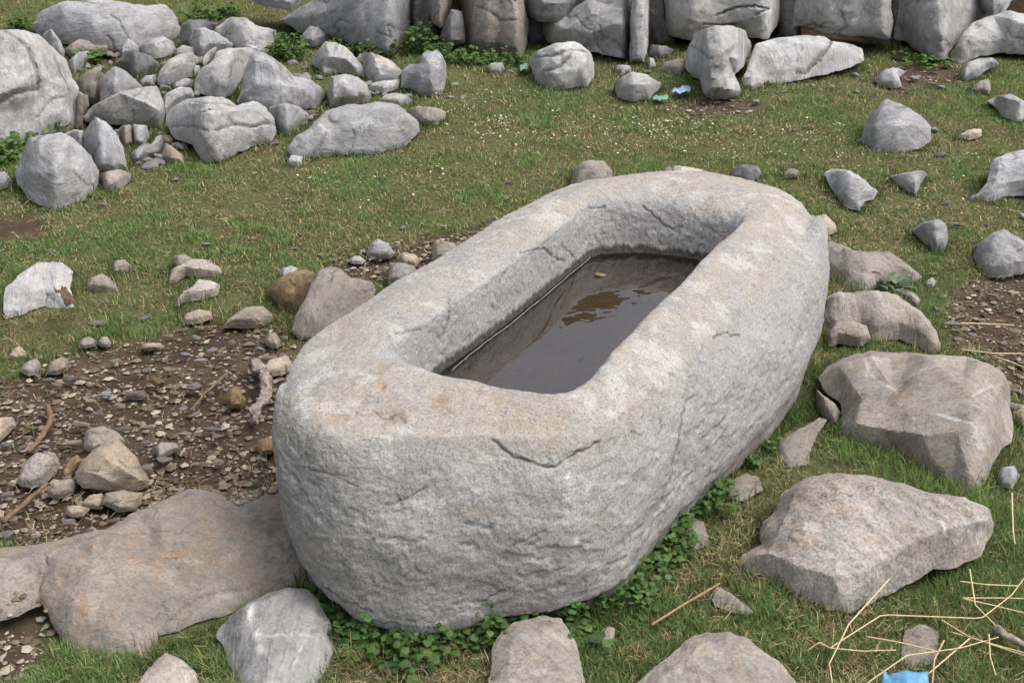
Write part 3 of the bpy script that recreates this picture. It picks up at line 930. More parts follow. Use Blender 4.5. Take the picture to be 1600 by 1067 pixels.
rock('boulder', [(983, 40), (988, 0), (995, -45), (1015, -45), (1016, 30), (1014, 60), (1008, 98), (985, 98), (982, 85), (986, 60)], 'slim upright grey stone pillar in the boulder wall', 'boulder', 'pale', lean=76, gy=101, group=WALL)
rock('boulder', [(1024, 5), (1015, -70), (1235, -70), (1224, 20), (1215, 42), (1200, 62), (1175, 60), (1150, 52), (1110, 50), (1097, 58), (1085, 67), (1060, 60), (1040, 52), (1030, 20)],
     'widest grey boulder of the wall with dark cracks across its face', 'boulder', 'pale', lean=82, gy=86, h=.2, group=WALL,
     pts=[(1050, 5, .5), (1075, 28, .8), (1110, 38, .85), (1160, 30, .8), (1200, 15, .7), (1120, -10, .8), (1045, 40, .35)],
     cracks=[([(1120, 22), (1150, 10), (1180, 8), (1195, 12)], 1.6, .05), ([(1100, 36), (1130, 38), (1150, 36)], 1.6, .05), ([(1180, 22), (1200, 14)], 1.5, .05)])
rock('boulder', [(1160, 136), (1168, 105), (1180, 68), (1210, 60), (1250, 55), (1290, 57), (1300, 66), (1320, 68), (1347, 75), (1352, 95), (1330, 105), (1300, 115), (1265, 121), (1230, 129), (1200, 131), (1175, 139)],
     'low pale sloping boulder split by a crack below the flat wall block', 'boulder', 'pale', lean=40, h=.2, rough=.03, group=WALL,
     pts=[(1200, 90, .75), (1245, 78, .8), (1280, 85, .7), (1320, 88, .6), (1240, 112, .55), (1200, 118, .5)],
     cracks=[([(1297, 68), (1292, 82), (1280, 97), (1268, 106), (1258, 116), (1245, 117)], 2.4, .07)])
rock('boulder', [(1237, 45), (1242, 0), (1245, -60), (1390, -60), (1394, 0), (1395, 40), (1390, 60), (1350, 58), (1310, 56), (1290, 55), (1265, 46), (1245, 44)],
     'squared flat-faced grey wall block with a white scratch over a dark gap', 'boulder', 'pale', veins=[([(1322, 33), (1332, 31), (1345, 24)], 1.6, 1, .9), ([(1330, 32), (1360, 28), (1385, 30)], 1.3, 1, .7), ([(1270, 40), (1300, 36)], 1.2, 1, .6), ([(1300, 14), (1303, 8)], 2, 1, .9)], lean=84, gy=82, h=.16, rough=.02, chip=.02, th=.6, group=WALL, flat=.7, round_=.6,
     pts=[(1260, 10, .8), (1310, 0, .9), (1370, 0, .85), (1370, 40, .8), (1310, 38, .8), (1268, 34, .6)])
rock('boulder', [(1395, 60), (1400, 30), (1406, 0), (1420, -55), (1520, -55), (1532, 0), (1550, 26), (1517, 52), (1492, 72), (1477, 94), (1450, 92), (1435, 80), (1415, 67)],
     'grey wedge-shaped wall boulder tapering down to the turf', 'boulder', 'pale', lean=68, gy=96, h=.25, rough=.04, group=WALL,
     pts=[(1430, 30, .85), (1470, 10, .9), (1505, 15, .7), (1470, 60, .75), (1440, 65, .6)])
rock('boulder', [(1520, -40), (1580, -40), (1583, 0), (1570, 18), (1550, 27), (1530, 12), (1520, 0)], 'small grey boulder on the wall between two larger ones at top right', 'boulder', lean=70, gy=75, group=WALL)
rock('boulder', [(1484, 84), (1500, 60), (1520, 35), (1550, 25), (1580, 17), (1600, 22), (1650, 30), (1650, 90), (1600, 86), (1560, 84), (1530, 88), (1510, 98), (1490, 103)],
     'angular boulder with pale streaks at the right end of the wall', 'boulder', 'pale', lean=58, gy=104, h=.3, group=WALL,
     pts=[(1510, 70, .7), (1535, 45, .6), (1545, 70, .5), (1580, 40, .85), (1570, 65, .5), (1610, 50, .8)])
for ol, lb in (([(1212, 62), (1205, 10), (1215, -50), (1255, -50), (1258, 10), (1250, 66)], 'filler boulder added to darken the gap between cracked boulder and squared block'),
               ([(1382, 72), (1380, 10), (1385, -50), (1418, -50), (1420, 20), (1416, 74)], 'filler boulder added to darken the gap right of the squared block'),
               ([(1000, 92), (1004, 30), (1005, -50), (1040, -50), (1050, 20), (1062, 60), (1060, 92)], 'filler boulder added to darken the gap right of the stone pillar'),
               ([(640, 80), (636, 20), (640, -60), (672, -60), (690, 10), (695, 78)], 'filler boulder added to darken the gap behind weeds right of the large round boulder'),
               ([(812, 92), (808, 20), (815, -30), (862, -20), (870, 40), (866, 92)], 'filler boulder added to darken the gap beneath the resting rounded boulder'),
               ([(1290, 72), (1300, 50), (1350, 46), (1430, 52), (1450, 80), (1380, 88)], 'low filler boulder added to deepen the shadow under the squared block')):
    rock('boulder', ol, lb, 'boulder', 'dark', lean=80, gy=60, th=.5, group=WALL)  # invented dark fillers, their colour stands in for shade in the wall gaps
# ---- free rocks before the wall
rock('boulder', [(827, 95), (835, 82), (865, 68), (900, 65), (922, 80), (929, 100), (928, 120), (920, 135), (890, 138), (868, 141), (840, 133), (833, 118)],
     'blocky grey boulder standing alone on the daisy turf', 'boulder', 'pale', cracks=[([(835, 92), (865, 96), (890, 86), (915, 84)], 2.4, .05), ([(850, 118), (875, 112), (888, 100), (892, 92)], 2.4, .04)], lean=56, h=.42,
     pts=[(845, 92, .5), (870, 78, .55), (900, 82, .5), (890, 95, .85), (865, 103, .8), (915, 105, .6), (905, 115, .65), (870, 122, .6), (845, 118, .6)])
rock('rock', [(960, 140), (965, 125), (987, 112), (1010, 117), (1033, 130), (1030, 140), (1015, 155), (985, 160), (965, 152)], 'pyramid-shaped pale rock beside the scraps of litter', 'rock', 'pale', lean=56, h=.5,
     pts=[(988, 116, .35), (990, 140, 1.0), (1012, 138, .7), (985, 152, .5)])
rock('boulder', [(1070, 88), (1078, 70), (1090, 50), (1115, 40), (1145, 40), (1165, 50), (1173, 65), (1171, 90), (1160, 107), (1148, 118), (1155, 130), (1160, 143), (1145, 153), (1115, 156), (1098, 149), (1095, 125), (1080, 120), (1072, 106)],
     'skull-shaped pale boulder narrowing downward in front of the wall', 'boulder', 'pale', lean=70, h=.45,
     pts=[(1105, 62, .6), (1125, 55, .65), (1105, 80, .95), (1130, 85, 1.0), (1150, 70, .45), (1152, 95, .6), (1138, 92, .55), (1110, 115, .9), (1130, 118, .8), (1112, 140, .9), (1138, 142, .8), (1085, 100, .4)])
rock('rock', [(1160, 138), (1158, 122), (1175, 118), (1194, 122), (1192, 136), (1175, 143)], 'small whitish rock at the right foot of the skull-shaped boulder', 'rock', 'pale')
rock('rock', [(1013, 88), (1018, 70), (1040, 72), (1053, 78), (1045, 90), (1030, 94)], 'small grey rock in the dark gap right of the stone pillar', 'rock', 'dark')
rock('rock', [(1010, 98), (1013, 90), (1022, 92), (1025, 104), (1015, 108)], 'tiny white stone at the foot of the stone pillar', 'rock', 'pale')
rock('rock', [(1032, 112), (1035, 100), (1060, 94), (1078, 96), (1082, 112), (1060, 118)], 'low grey rock left of the skull-shaped boulder', 'rock', 'slab', lean=30)
rock('rock', [(960, 112), (963, 103), (985, 104), (987, 112), (972, 116)], 'flat whitish stone in the turf below the stone pillar', 'rock', 'pale', lean=25)
rock('rock', [(760, 109), (765, 100), (785, 98), (789, 108), (782, 116), (765, 115)], 'small white stone in weeds below the beige wall block', 'rock', 'pale')
rock('rock', [(1366, 126), (1378, 112), (1395, 107), (1416, 112), (1405, 121), (1409, 136), (1395, 139), (1375, 136)], 'bright white rock on the dark soil under the wall', 'rock', 'pale', lean=38)
rock('rock', [(1500, 118), (1510, 100), (1530, 92), (1552, 92), (1562, 100), (1540, 111), (1525, 123), (1505, 127)], 'grey rock half buried below the boulder at wall right end', 'rock', 'grey', lean=40)
rock('rock', [(1513, 145), (1530, 127), (1545, 123), (1549, 135), (1546, 148), (1520, 148)], 'small pointed tan rock in the turf at far right', 'rock', 'slab', lean=45)
rock('rock', [(1542, 158), (1560, 150), (1580, 147), (1600, 158), (1612, 180), (1592, 191), (1565, 183), (1557, 170)], 'rock with white top and dark side at the right edge', 'rock', 'pale', lean=45, h=.4, pts=[(1570, 160, .7), (1595, 165, .7), (1580, 175, .3)])
rock('boulder', [(1342, 222), (1350, 198), (1362, 178), (1383, 155), (1400, 160), (1420, 168), (1445, 185), (1456, 200), (1453, 220), (1435, 235), (1405, 240), (1365, 236)],
     'egg-shaped bluish grey boulder alone on the right turf', 'boulder', 'grey', lean=46, h=.25, rough=.03, chip=.015, pts=[(1375, 182, .5), (1410, 182, .55), (1365, 205, .75), (1405, 205, .9), (1440, 208, .5), (1400, 226, .5)])
rock('rock', [(1494, 216), (1510, 205), (1535, 203), (1534, 213), (1515, 219)], 'low flat tan stone in the turf right of egg-shaped boulder', 'rock', 'warm', lean=20)
rock('boulder', [(1512, 312), (1530, 300), (1542, 285), (1550, 250), (1580, 238), (1650, 225), (1650, 318), (1600, 306), (1570, 308), (1545, 317)],
     'grey boulder cut off by the right edge of the picture', 'boulder', 'grey', lean=40, h=.22, rough=.03)
rock('rock', [(1288, 270), (1300, 263), (1330, 267), (1350, 280), (1372, 300), (1365, 312), (1350, 315), (1345, 329), (1325, 326), (1310, 311), (1295, 290)], 'grey rock in turf just right of the trough far end', 'rock', 'grey', lean=30, h=.2)
rock('rock', [(1390, 275), (1415, 270), (1440, 266), (1450, 272), (1440, 285), (1432, 304), (1420, 301), (1400, 287)], 'small dark-sided grey rock with pale facet on right turf', 'rock', 'grey', lean=42, h=.35)
rock('rock', [(1425, 361), (1440, 348), (1465, 342), (1478, 350), (1483, 370), (1478, 389), (1460, 393), (1445, 381)], 'rounded bluish grey rock in the turf at middle right', 'rock', 'grey', lean=40)
rock('boulder', [(1520, 402), (1530, 380), (1548, 365), (1568, 358), (1590, 370), (1625, 390), (1630, 420), (1580, 432), (1550, 434), (1530, 427)], 'triangular grey boulder at the right edge above bare soil', 'boulder', 'grey', lean=40, h=.25, rough=.03)
rock('rock', [(1220, 272), (1235, 264), (1249, 267), (1246, 278), (1225, 279)], 'small grey stone behind the far right corner of the trough', 'rock', 'slab', lean=30)
rock('rock', [(888, 300), (895, 268), (910, 252), (925, 250), (945, 252), (957, 268), (957, 300), (930, 310)], 'dome-topped grey rock peeking over the trough back left rim', 'rock', 'slab', lean=46, gy=300)
rock('rock', [(1030, 285), (1037, 262), (1060, 262), (1100, 268), (1122, 288), (1060, 300)], 'flat tan stone just behind the trough far end', 'rock', 'warm', lean=34, gy=300)
rock('rock', [(1138, 282), (1150, 260), (1165, 257), (1185, 260), (1190, 272), (1170, 290)], 'dark grey rock behind the trough far end', 'rock', 'dark', lean=40, gy=290)
rock('rock', [(1270, 338), (1290, 335), (1305, 350), (1308, 363), (1290, 369), (1272, 365)], 'small pinkish stone touching the trough far right corner', 'rock', 'warm', lean=30)
# ---- the heap of stones at upper left
HEAP = 'stones of the heap at upper left'
rock('boulder', [(-70, 50), (0, 48), (40, 48), (62, 55), (85, 75), (105, 95), (113, 120), (124, 138), (121, 160), (122, 190), (115, 203), (85, 212), (60, 218), (30, 228), (-20, 238), (-75, 225)],
     'massive whitish boulder with a stepped ledge at the left edge', 'boulder', 'pale', cracks=[([(-40, 182), (-5, 176), (18, 166), (44, 156), (60, 150), (62, 132), (52, 108), (45, 92), (20, 70), (5, 60)], 3.6, .05), ([(85, 90), (95, 120), (110, 150)], 2, .02), ([(60, 190), (80, 165), (100, 160)], 2, .02)], lean=54, h=.34, rough=.05, group=HEAP,
     pts=[(10, 62, .55), (45, 92, .85), (56, 130, .85), (44, 152, .82), (20, 162, .85), (-10, 168, .85), (0, 184, .4), (45, 180, .4), (62, 165, .4), (78, 110, .45), (98, 145, .45), (70, 190, .35), (100, 185, .25), (-20, 215, .3)])
rock('boulder', [(46, 44), (60, 22), (85, 8), (120, 2), (170, 0), (215, 8), (262, 9), (277, 30), (281, 46), (274, 66), (220, 78), (185, 86), (140, 78), (100, 70), (66, 58)],
     'long smooth dark grey boulder lying behind the stone heap', 'boulder', 'grey', lean=52, h=.24, rough=.03, round_=.7, chip=.02, group=HEAP,
     pts=[(90, 25, .6), (130, 35, .8), (180, 25, .7), (230, 30, .75), (200, 55, .75), (150, 55, .7)])
rock('rock', [(280, 72), (284, 38), (295, 31), (320, 31), (341, 38), (332, 50), (320, 72), (300, 76)], 'dark rounded rock behind the pale block of the heap', 'rock', 'dark', gy=84, lean=60, group=HEAP)
rock('rock', [(335, 45), (360, 27), (385, 28), (400, 40), (432, 48), (432, 62), (417, 84), (385, 86), (366, 74), (342, 54)], 'pale flat-topped block at the top of the heap beside weeds', 'rock', 'pale', gy=94, lean=46, h=.3, group=HEAP,
     pts=[(365, 45, .6), (395, 52, .7), (415, 60, .6), (385, 68, .6)])
rock('rock', [(66, 58), (70, 50), (80, 45), (95, 65), (103, 84), (98, 98), (80, 92)], 'thin grey triangular stone behind the massive whitish boulder', 'rock', lean=62, gy=100, group=HEAP)
rock('rock', [(98, 80), (112, 68), (125, 62), (140, 65), (150, 73), (176, 71), (181, 80), (150, 90), (110, 90)], 'low dull grey stone in weeds below the long boulder', 'rock', 'slab', gy=94, group=HEAP)
rock('rock', [(107, 96), (122, 82), (138, 79), (144, 90), (130, 104), (117, 116), (108, 110)], 'small grey cube-like stone near a tuft in the heap', 'rock', lean=52, h=.42, group=HEAP)
rock('rock', [(186, 78), (200, 59), (218, 73), (218, 88), (190, 94)], 'small grey stone with a peaked top under the long boulder', 'rock', lean=60, gy=96, group=HEAP)
rock('rock', [(216, 74), (230, 64), (255, 57), (270, 65), (275, 78), (268, 88), (245, 92), (225, 88)], 'pale wedge stone with dark lower lip at heap top', 'rock', 'pale', h=.42, gy=96, group=HEAP, pts=[(235, 74, .7), (258, 70, .75), (245, 82, .6), (265, 80, .45)])
rock('rock', [(178, 102), (195, 80), (210, 78), (235, 88), (251, 101), (245, 111), (225, 121), (212, 123), (195, 109)], 'dark grey rounded stone in the middle top of the heap', 'rock', 'dark', gy=126, lean=54, group=HEAP)
rock('rock', [(270, 80), (285, 71), (305, 75), (311, 88), (295, 91), (275, 90)], 'small whitish stone below the dark rounded rock', 'rock', 'pale', gy=97, group=HEAP)
rock('rock', [(294, 66), (302, 46), (320, 43), (340, 52), (366, 70), (361, 80), (330, 84), (312, 90), (302, 77)], 'grey angular stone leaning on the pale flat-topped block', 'rock', gy=100, lean=54, h=.4, group=HEAP)
rock('rock', [(310, 99), (325, 80), (338, 72), (341, 77), (331, 92), (318, 105)], 'thin finger-like pale stone pointing up in the heap', 'rock', 'pale', gy=110, lean=54, group=HEAP)
rock('rock', [(298, 106), (300, 102), (313, 103), (313, 118), (303, 121)], 'tiny pale stone beside the finger-like stone', 'rock', 'pale', gy=124, group=HEAP)
rock('rock', [(245, 127), (250, 110), (262, 95), (280, 85), (300, 82), (311, 92), (306, 102), (304, 119), (280, 126), (262, 133), (248, 134)], 'roof-shaped pale stone with dark underside in the heap', 'rock', 'pale', gy=138, h=.42, group=HEAP,
     pts=[(265, 108, .6), (290, 98, .65), (280, 108, .85), (258, 120, .75), (298, 106, .7), (280, 120, .3)])
rock('rock', [(218, 127), (228, 118), (243, 117), (246, 126), (238, 137), (220, 135)], 'small light grey stone above the broad ridged stone', 'rock', gy=140, group=HEAP)
rock('rock', [(118, 128), (138, 109), (155, 109), (163, 118), (160, 142), (152, 165), (125, 158)], 'dull grey stone between massive boulder and peaked stone', 'rock', 'slab', gy=172, lean=60, group=HEAP)
rock('rock', [(156, 160), (160, 120), (178, 103), (200, 113), (223, 136), (212, 150), (180, 165)], 'tall peaked grey stone behind the broad ridged stone', 'rock', gy=182, lean=62, h=.4, group=HEAP, pts=[(180, 112, .5), (178, 135, .9), (200, 130, .6), (168, 140, .5)])
rock('rock', [(270, 131), (290, 122), (303, 125), (301, 136), (285, 141), (272, 140)], 'small flat pale stone under the roof-shaped stone', 'rock', gy=146, group=HEAP)
rock('rock', [(330, 97), (340, 80), (360, 75), (395, 75), (402, 85), (388, 102), (381, 118), (373, 132), (361, 152), (345, 154), (320, 148), (303, 142), (305, 125), (315, 107)],
     'big pale angular stone at the centre of the heap', 'rock', 'pale', lean=52, h=.34, gy=158, group=HEAP, pts=[(345, 92, .5), (375, 84, .5), (330, 112, .8), (362, 108, .85), (372, 108, .6), (335, 135, .6), (355, 135, .6)])
rock('rock', [(370, 160), (378, 132), (384, 105), (395, 85), (410, 82), (430, 92), (450, 110), (460, 120), (480, 122), (500, 135), (509, 146), (500, 167), (470, 173), (430, 176), (390, 170)],
     'large dark wedge-shaped stone sloping down to the right', 'rock', 'grey', lean=56, h=.3, gy=178, group=HEAP, pts=[(400, 105, .7), (425, 110, .75), (400, 140, .9), (440, 140, .85), (475, 145, .6), (450, 160, .5)])
rock('rock', [(257, 184), (253, 168), (257, 148), (280, 136), (300, 138), (304, 152), (290, 160), (268, 172)], 'grey stone squeezed between ridged stone and large pale slab', 'rock', gy=192, group=HEAP)
rock('rock', [(129, 183), (145, 165), (190, 143), (225, 136), (245, 134), (256, 160), (258, 180), (252, 202), (215, 196), (170, 194), (135, 192)],
     'broad ridged stone with a bright top and shaded front', 'rock', 'pale', lean=58, h=.5, gy=206, group=HEAP, pts=[(155, 170, .85), (190, 156, .95), (228, 171, .9), (250, 180, .7), (235, 150, .45), (180, 182, .35), (225, 188, .35)])
rock('rock', [(117, 200), (120, 170), (122, 142), (138, 150), (139, 166), (131, 182), (131, 204)], 'narrow stone wedged along the right side of massive boulder', 'rock', 'slab', lean=66, gy=206, group=HEAP)
rock('rock', [(98, 210), (115, 202), (131, 204), (134, 232), (125, 236), (110, 222)], 'grey stone half hidden behind the big leaning stone', 'rock', gy=244, lean=60, group=HEAP)
rock('rock', [(131, 230), (132, 205), (148, 183), (165, 190), (182, 208), (192, 230), (200, 265), (180, 270), (155, 268), (145, 248)], 'pointed upright grey stone below the broad ridged stone', 'rock', 'grey', lean=58, h=.34, group=HEAP)
rock('rock', [(203, 203), (207, 194), (230, 196), (234, 215), (225, 229), (210, 225)], 'small pale cube stone under the broad ridged stone', 'rock', 'pale', gy=230, lean=60, group=HEAP)
rock('rock', [(183, 206), (190, 196), (204, 195), (208, 224), (195, 230)], 'small dark stone left of the pale cube stone', 'rock', 'slab', gy=232, lean=62, group=HEAP)
rock('rock', [(203, 242), (215, 230), (235, 227), (245, 213), (253, 211), (256, 222), (251, 244), (230, 249), (215, 256), (207, 251)], 'curved boot-shaped grey stone at the heap front', 'rock', 'grey', lean=48, group=HEAP)
rock('rock', [(251, 248), (258, 222), (272, 232), (285, 242), (288, 256), (270, 256)], 'small tan triangular stone beside the large pale slab', 'rock', 'warm', lean=50, group=HEAP)
rock('boulder', [(262, 178), (270, 166), (290, 155), (330, 150), (355, 155), (370, 165), (395, 158), (415, 168), (428, 185), (433, 205), (426, 224), (395, 230), (370, 241), (345, 255), (315, 251), (298, 227), (275, 216), (259, 196)],
     'large pale boulder with layered face at the heap front', 'boulder', 'pale', cracks=[([(340, 214), (365, 204), (395, 206), (432, 196)], 2.6, .04), ([(300, 165), (330, 172), (372, 168)], 2, .02), ([(268, 200), (300, 205), (325, 215)], 2, .02)], lean=52, h=.36, rough=.055, group=HEAP,
     pts=[(290, 172, .6), (335, 168, .6), (300, 190, .8), (355, 190, .95), (400, 180, .7), (420, 195, .65), (350, 212, .75), (320, 225, .7), (360, 222, .45), (400, 212, .45), (340, 240, .4)])
rock('rock', [(420, 168), (445, 160), (470, 168), (483, 180), (479, 193), (447, 215), (435, 208), (428, 190)], 'bluish grey stone with shaded right edge beside large pale boulder', 'rock', 'grey', lean=52, group=HEAP)
rock('boulder', [(22, 272), (35, 240), (45, 217), (70, 210), (97, 207), (120, 220), (140, 240), (156, 268), (151, 296), (130, 316), (85, 333), (70, 323), (45, 311), (30, 291)],
     'big leaning slab-like boulder at the lower left of the heap', 'boulder', 'grey', lean=56, h=.28, group=HEAP, rough=.045, pts=[(60, 230, .7), (100, 228, .7), (60, 275, .85), (105, 270, .95), (128, 270, .7), (90, 310, .6), (135, 300, .4)])
rock('rock', [(157, 272), (170, 267), (190, 265), (206, 272), (203, 284), (185, 299), (165, 299), (160, 287)], 'small flat stone beside the big leaning boulder', 'rock', 'slab', lean=40, group=HEAP)
rock('rock', [(-20, 285), (-10, 270), (8, 268), (17, 280), (14, 293), (-10, 300)], 'small grey stone cut by the left edge beside leaning boulder', 'rock', lean=40, group=HEAP)
rock('rock', [(468, 60), (484, 40), (505, 43), (524, 60), (508, 68), (490, 74), (475, 70)], 'small pale rock in front of the large round boulder', 'rock', 'pale', gy=78, group=HEAP)
rock('rock', [(487, 102), (492, 85), (508, 65), (525, 66), (545, 78), (560, 95), (573, 113), (565, 122), (545, 116), (520, 112), (500, 109)], 'long pale rock with a shaded left facet', 'rock', 'pale', gy=124, lean=54, h=.42, group=HEAP,
     pts=[(510, 75, .5), (517, 97, .95), (540, 98, .75), (500, 95, .4), (552, 108, .5)])
rock('rock', [(499, 110), (502, 104), (530, 105), (539, 110), (530, 117), (505, 119)], 'small flat white stone below the long pale rock', 'rock', 'pale', lean=30, group=HEAP)
rock('rock', [(557, 92), (562, 84), (580, 82), (600, 90), (615, 98), (628, 112), (620, 126), (590, 130), (575, 124), (568, 112), (570, 100)], 'rock with an orange tan top right of long pale rock', 'rock', 'pale', marks=[(585, 90, 22, 8, 0, .9), (600, 104, 16, 7, 0, .6)], gy=132, lean=52, h=.42, group=HEAP,
     pts=[(585, 97, .5), (600, 105, .6), (590, 112, .85), (615, 112, .7), (595, 122, .4)])
rock('rock', [(511, 148), (515, 120), (540, 115), (560, 122), (572, 130), (581, 152), (570, 162), (540, 165), (515, 168)], 'rounded grey stone behind the long flat boulder', 'rock', 'pale', lean=58, h=.4, gy=170, round_=.6, group=HEAP)
rock('rock', [(626, 138), (627, 110), (640, 100), (655, 100), (660, 84), (668, 78), (675, 82), (682, 77), (690, 85), (697, 100), (698, 120), (694, 146), (675, 152), (655, 150), (645, 140)],
     'notched-top upright rock at the right end of the heap', 'rock', 'grey', lean=62, h=.42, group=HEAP, pts=[(640, 118, .5), (650, 120, .6), (670, 105, .95), (685, 110, .8), (672, 130, .85), (655, 132, .5), (680, 142, .35)])
rock('rock', [(588, 162), (600, 150), (617, 145), (635, 150), (647, 159), (625, 168), (605, 166)], 'low light grey stone right of the rounded stone', 'rock', 'pale', gy=170, lean=40, group=HEAP)
rock('rock', [(572, 140), (582, 131), (600, 127), (626, 126), (623, 139), (600, 146)], 'small white shard under the orange-topped rock', 'rock', 'pale', gy=148, lean=40, group=HEAP)
rock('boulder', [(450, 232), (460, 215), (480, 205), (490, 190), (510, 175), (545, 165), (590, 161), (615, 163), (640, 178), (654, 190), (656, 206), (640, 223), (620, 236), (580, 240), (545, 243), (520, 243), (495, 247), (480, 252), (455, 248)],
     'long flat grey boulder at the front right of the heap', 'boulder', 'grey', lean=38, h=.24, rough=.03, group=HEAP, round_=.5,
     pts=[(500, 195, .6), (550, 180, .7), (605, 182, .7), (635, 198, .6), (500, 222, .65), (555, 215, .9), (600, 212, .85), (560, 230, .5)])
rock('rock', [(634, 174), (650, 166), (680, 168), (698, 175), (696, 189), (680, 199), (660, 198), (648, 192)], 'oval brownish grey stone at the heap right front end', 'rock', 'slab', lean=46, round_=.6, group=HEAP)
rock('rock', [(448, 252), (455, 242), (476, 246), (471, 259), (450, 259)], 'small pale stone at the left tip of long flat boulder', 'rock', 'pale', lean=40, group=HEAP)
# ---- middle left: stones in the turf
rock('boulder', [(4, 474), (10, 450), (35, 425), (60, 410), (95, 410), (108, 418), (115, 425), (109, 450), (115, 470), (119, 491), (95, 485), (70, 478), (30, 493), (8, 498)],
     'whitish flat boulder with a dead brown leaf on it', 'boulder', 'pale', lean=34, h=.22, rough=.035, pts=[(40, 435, .7), (80, 422, .7), (100, 440, .55), (35, 465, .75), (75, 460, .8), (100, 470, .6), (30, 482, .35)])
rock('rock', [(134, 452), (140, 435), (160, 427), (175, 438), (188, 458), (165, 459), (140, 455)], 'rounded grey stone right of the boulder with dead leaf', 'rock', 'slab', lean=36)
rock('rock', [(174, 418), (180, 407), (195, 405), (208, 418), (200, 429), (178, 431)], 'small dull grey stone behind the rounded grey stone', 'rock', 'slab', lean=45)
rock('rock', [(263, 443), (268, 422), (280, 418), (300, 405), (325, 408), (345, 418), (348, 431), (310, 434), (290, 432), (272, 444)], 'light grey stone with another small stone resting on it', 'rock', 'slab', lean=34)
rock('rock', [(268, 413), (272, 400), (288, 397), (301, 404), (298, 416), (280, 421)], 'small round-edged stone resting on a light grey stone', 'rock', 'slab', lean=52, gy=428)
rock('rock', [(274, 477), (280, 462), (300, 450), (308, 438), (330, 440), (344, 445), (341, 461), (315, 469), (290, 472), (278, 479)], 'flat light grey stone set just below the doubled stones', 'rock', 'slab', lean=28)
rock('rock', [(284, 501), (290, 490), (310, 484), (330, 487), (333, 498), (310, 506), (290, 507)], 'tan stone half buried in turf above the gravel', 'rock', 'warm', lean=30)
rock('rock', [(347, 512), (360, 495), (385, 480), (410, 478), (425, 490), (429, 502), (400, 514), (370, 513)], 'large beige cobble at the upper edge of the gravel', 'rock', 'warm', lean=38, round_=.5)
rock('rock', [(417, 458), (425, 440), (455, 425), (480, 421), (493, 427), (490, 447), (478, 462), (460, 487), (440, 482), (428, 470)], 'mossy brown lichen-covered stone left of the trough', 'rock', 'brown', lean=52, h=.4, rough=.08, round_=.5)
rock('boulder', [(453, 519), (460, 495), (475, 470), (485, 445), (495, 425), (515, 415), (530, 418), (550, 435), (580, 440), (590, 452), (575, 480), (540, 510), (500, 530), (470, 530)],
     'smooth grey brown rock leaning against the trough left side', 'boulder', 'slab', lean=44, h=.22, rough=.02, chip=.015, round_=.6, pts=[(505, 435, .6), (490, 480, .85), (530, 445, .8), (520, 480, .5), (560, 460, .4)])
rock('rock', [(572, 397), (580, 380), (590, 373), (605, 380), (618, 396), (610, 404), (590, 406), (575, 402)], 'dark-sided grey stone in the turf above the trough left rim', 'rock', 'grey', lean=52)
rock('rock', [(607, 445), (608, 412), (630, 411), (645, 415), (657, 427), (640, 452)], 'grey flat stone touching the trough left rim', 'rock', 'slab', lean=34)
rock('rock', [(618, 403), (630, 395), (648, 397), (657, 407), (650, 417), (630, 414)], 'small beige stone beside the dark-sided stone', 'rock', 'warm', lean=34)
rock('rock', [(675, 408), (677, 380), (690, 376), (710, 380), (722, 398), (705, 412)], 'squarish tan stone tight against the trough back rim', 'rock', 'slab', lean=40)
rock('rock', [(436, 432), (440, 420), (455, 415), (466, 420), (461, 431), (445, 437)], 'small pale stone above the mossy brown stone', 'rock', 'pale', lean=45)
rock('rock', [(544, 409), (550, 402), (562, 400), (572, 408), (565, 413), (550, 413)], 'flat small pale stone above the gravelly gap', 'rock', 'pale', lean=30)
# ---- the gravel patch
rock('rock', [(130, 700), (134, 672), (160, 665), (185, 675), (197, 690), (182, 700), (165, 705), (145, 708)], 'grey brown stone behind the large ochre stone', 'rock', 'slab', lean=46, gy=722)
rock('rock', [(117, 742), (125, 720), (150, 700), (170, 685), (180, 683), (210, 710), (225, 735), (236, 752), (232, 760), (215, 768), (170, 766), (130, 763), (119, 754)],
     'large ochre pyramid-like stone on the gravel', 'rock', 'warm', lean=50, h=.42, pts=[(178, 692, .35), (165, 720, .8), (190, 735, .9), (205, 745, .8), (140, 740, .75), (175, 755, .55), (220, 752, .5)])
rock('rock', [(26, 752), (35, 725), (55, 708), (85, 707), (94, 725), (88, 741), (70, 756), (50, 763), (32, 760)], 'whitish rough flat stone left of the ochre stone', 'rock', 'rough', lean=34)
rock('rock', [(74, 772), (80, 755), (100, 748), (115, 748), (121, 755), (115, 771), (95, 779), (80, 778)], 'rounded brown grey cobble below the whitish stone', 'rock', 'slab', lean=46, round_=.7, chip=.02)
rock('rock', [(96, 740), (105, 720), (120, 710), (131, 720), (119, 731), (111, 746), (100, 749)], 'narrow dark brown stone left of the ochre stone', 'rock', 'brown', lean=46)
rock('rock', [(159, 788), (165, 770), (190, 765), (223, 770), (221, 786), (208, 799), (185, 800), (170, 792)], 'beige block stone in front of the ochre stone', 'rock', 'warm', lean=48, h=.36)
rock('rock', [(127, 787), (140, 773), (160, 770), (166, 785), (155, 796), (135, 793)], 'beige stone left of the beige block', 'rock', 'warm', lean=42)
rock('rock', [(102, 802), (105, 790), (125, 789), (141, 795), (130, 807), (112, 808)], 'flat oval beige pebble left of the bedrock edge', 'rock', 'warm', lean=30, round_=.7, chip=.02)
rock('rock', [(-20, 690), (-12, 665), (0, 652), (20, 651), (26, 665), (10, 681), (0, 690)], 'beige stone cut by the left edge on the gravel', 'rock', 'warm', lean=46)
rock('rock', [(348, 626), (355, 612), (365, 603), (376, 612), (386, 626), (378, 639), (360, 638)], 'peaked dull brown stone near the weathered root', 'rock', 'brown', lean=48)
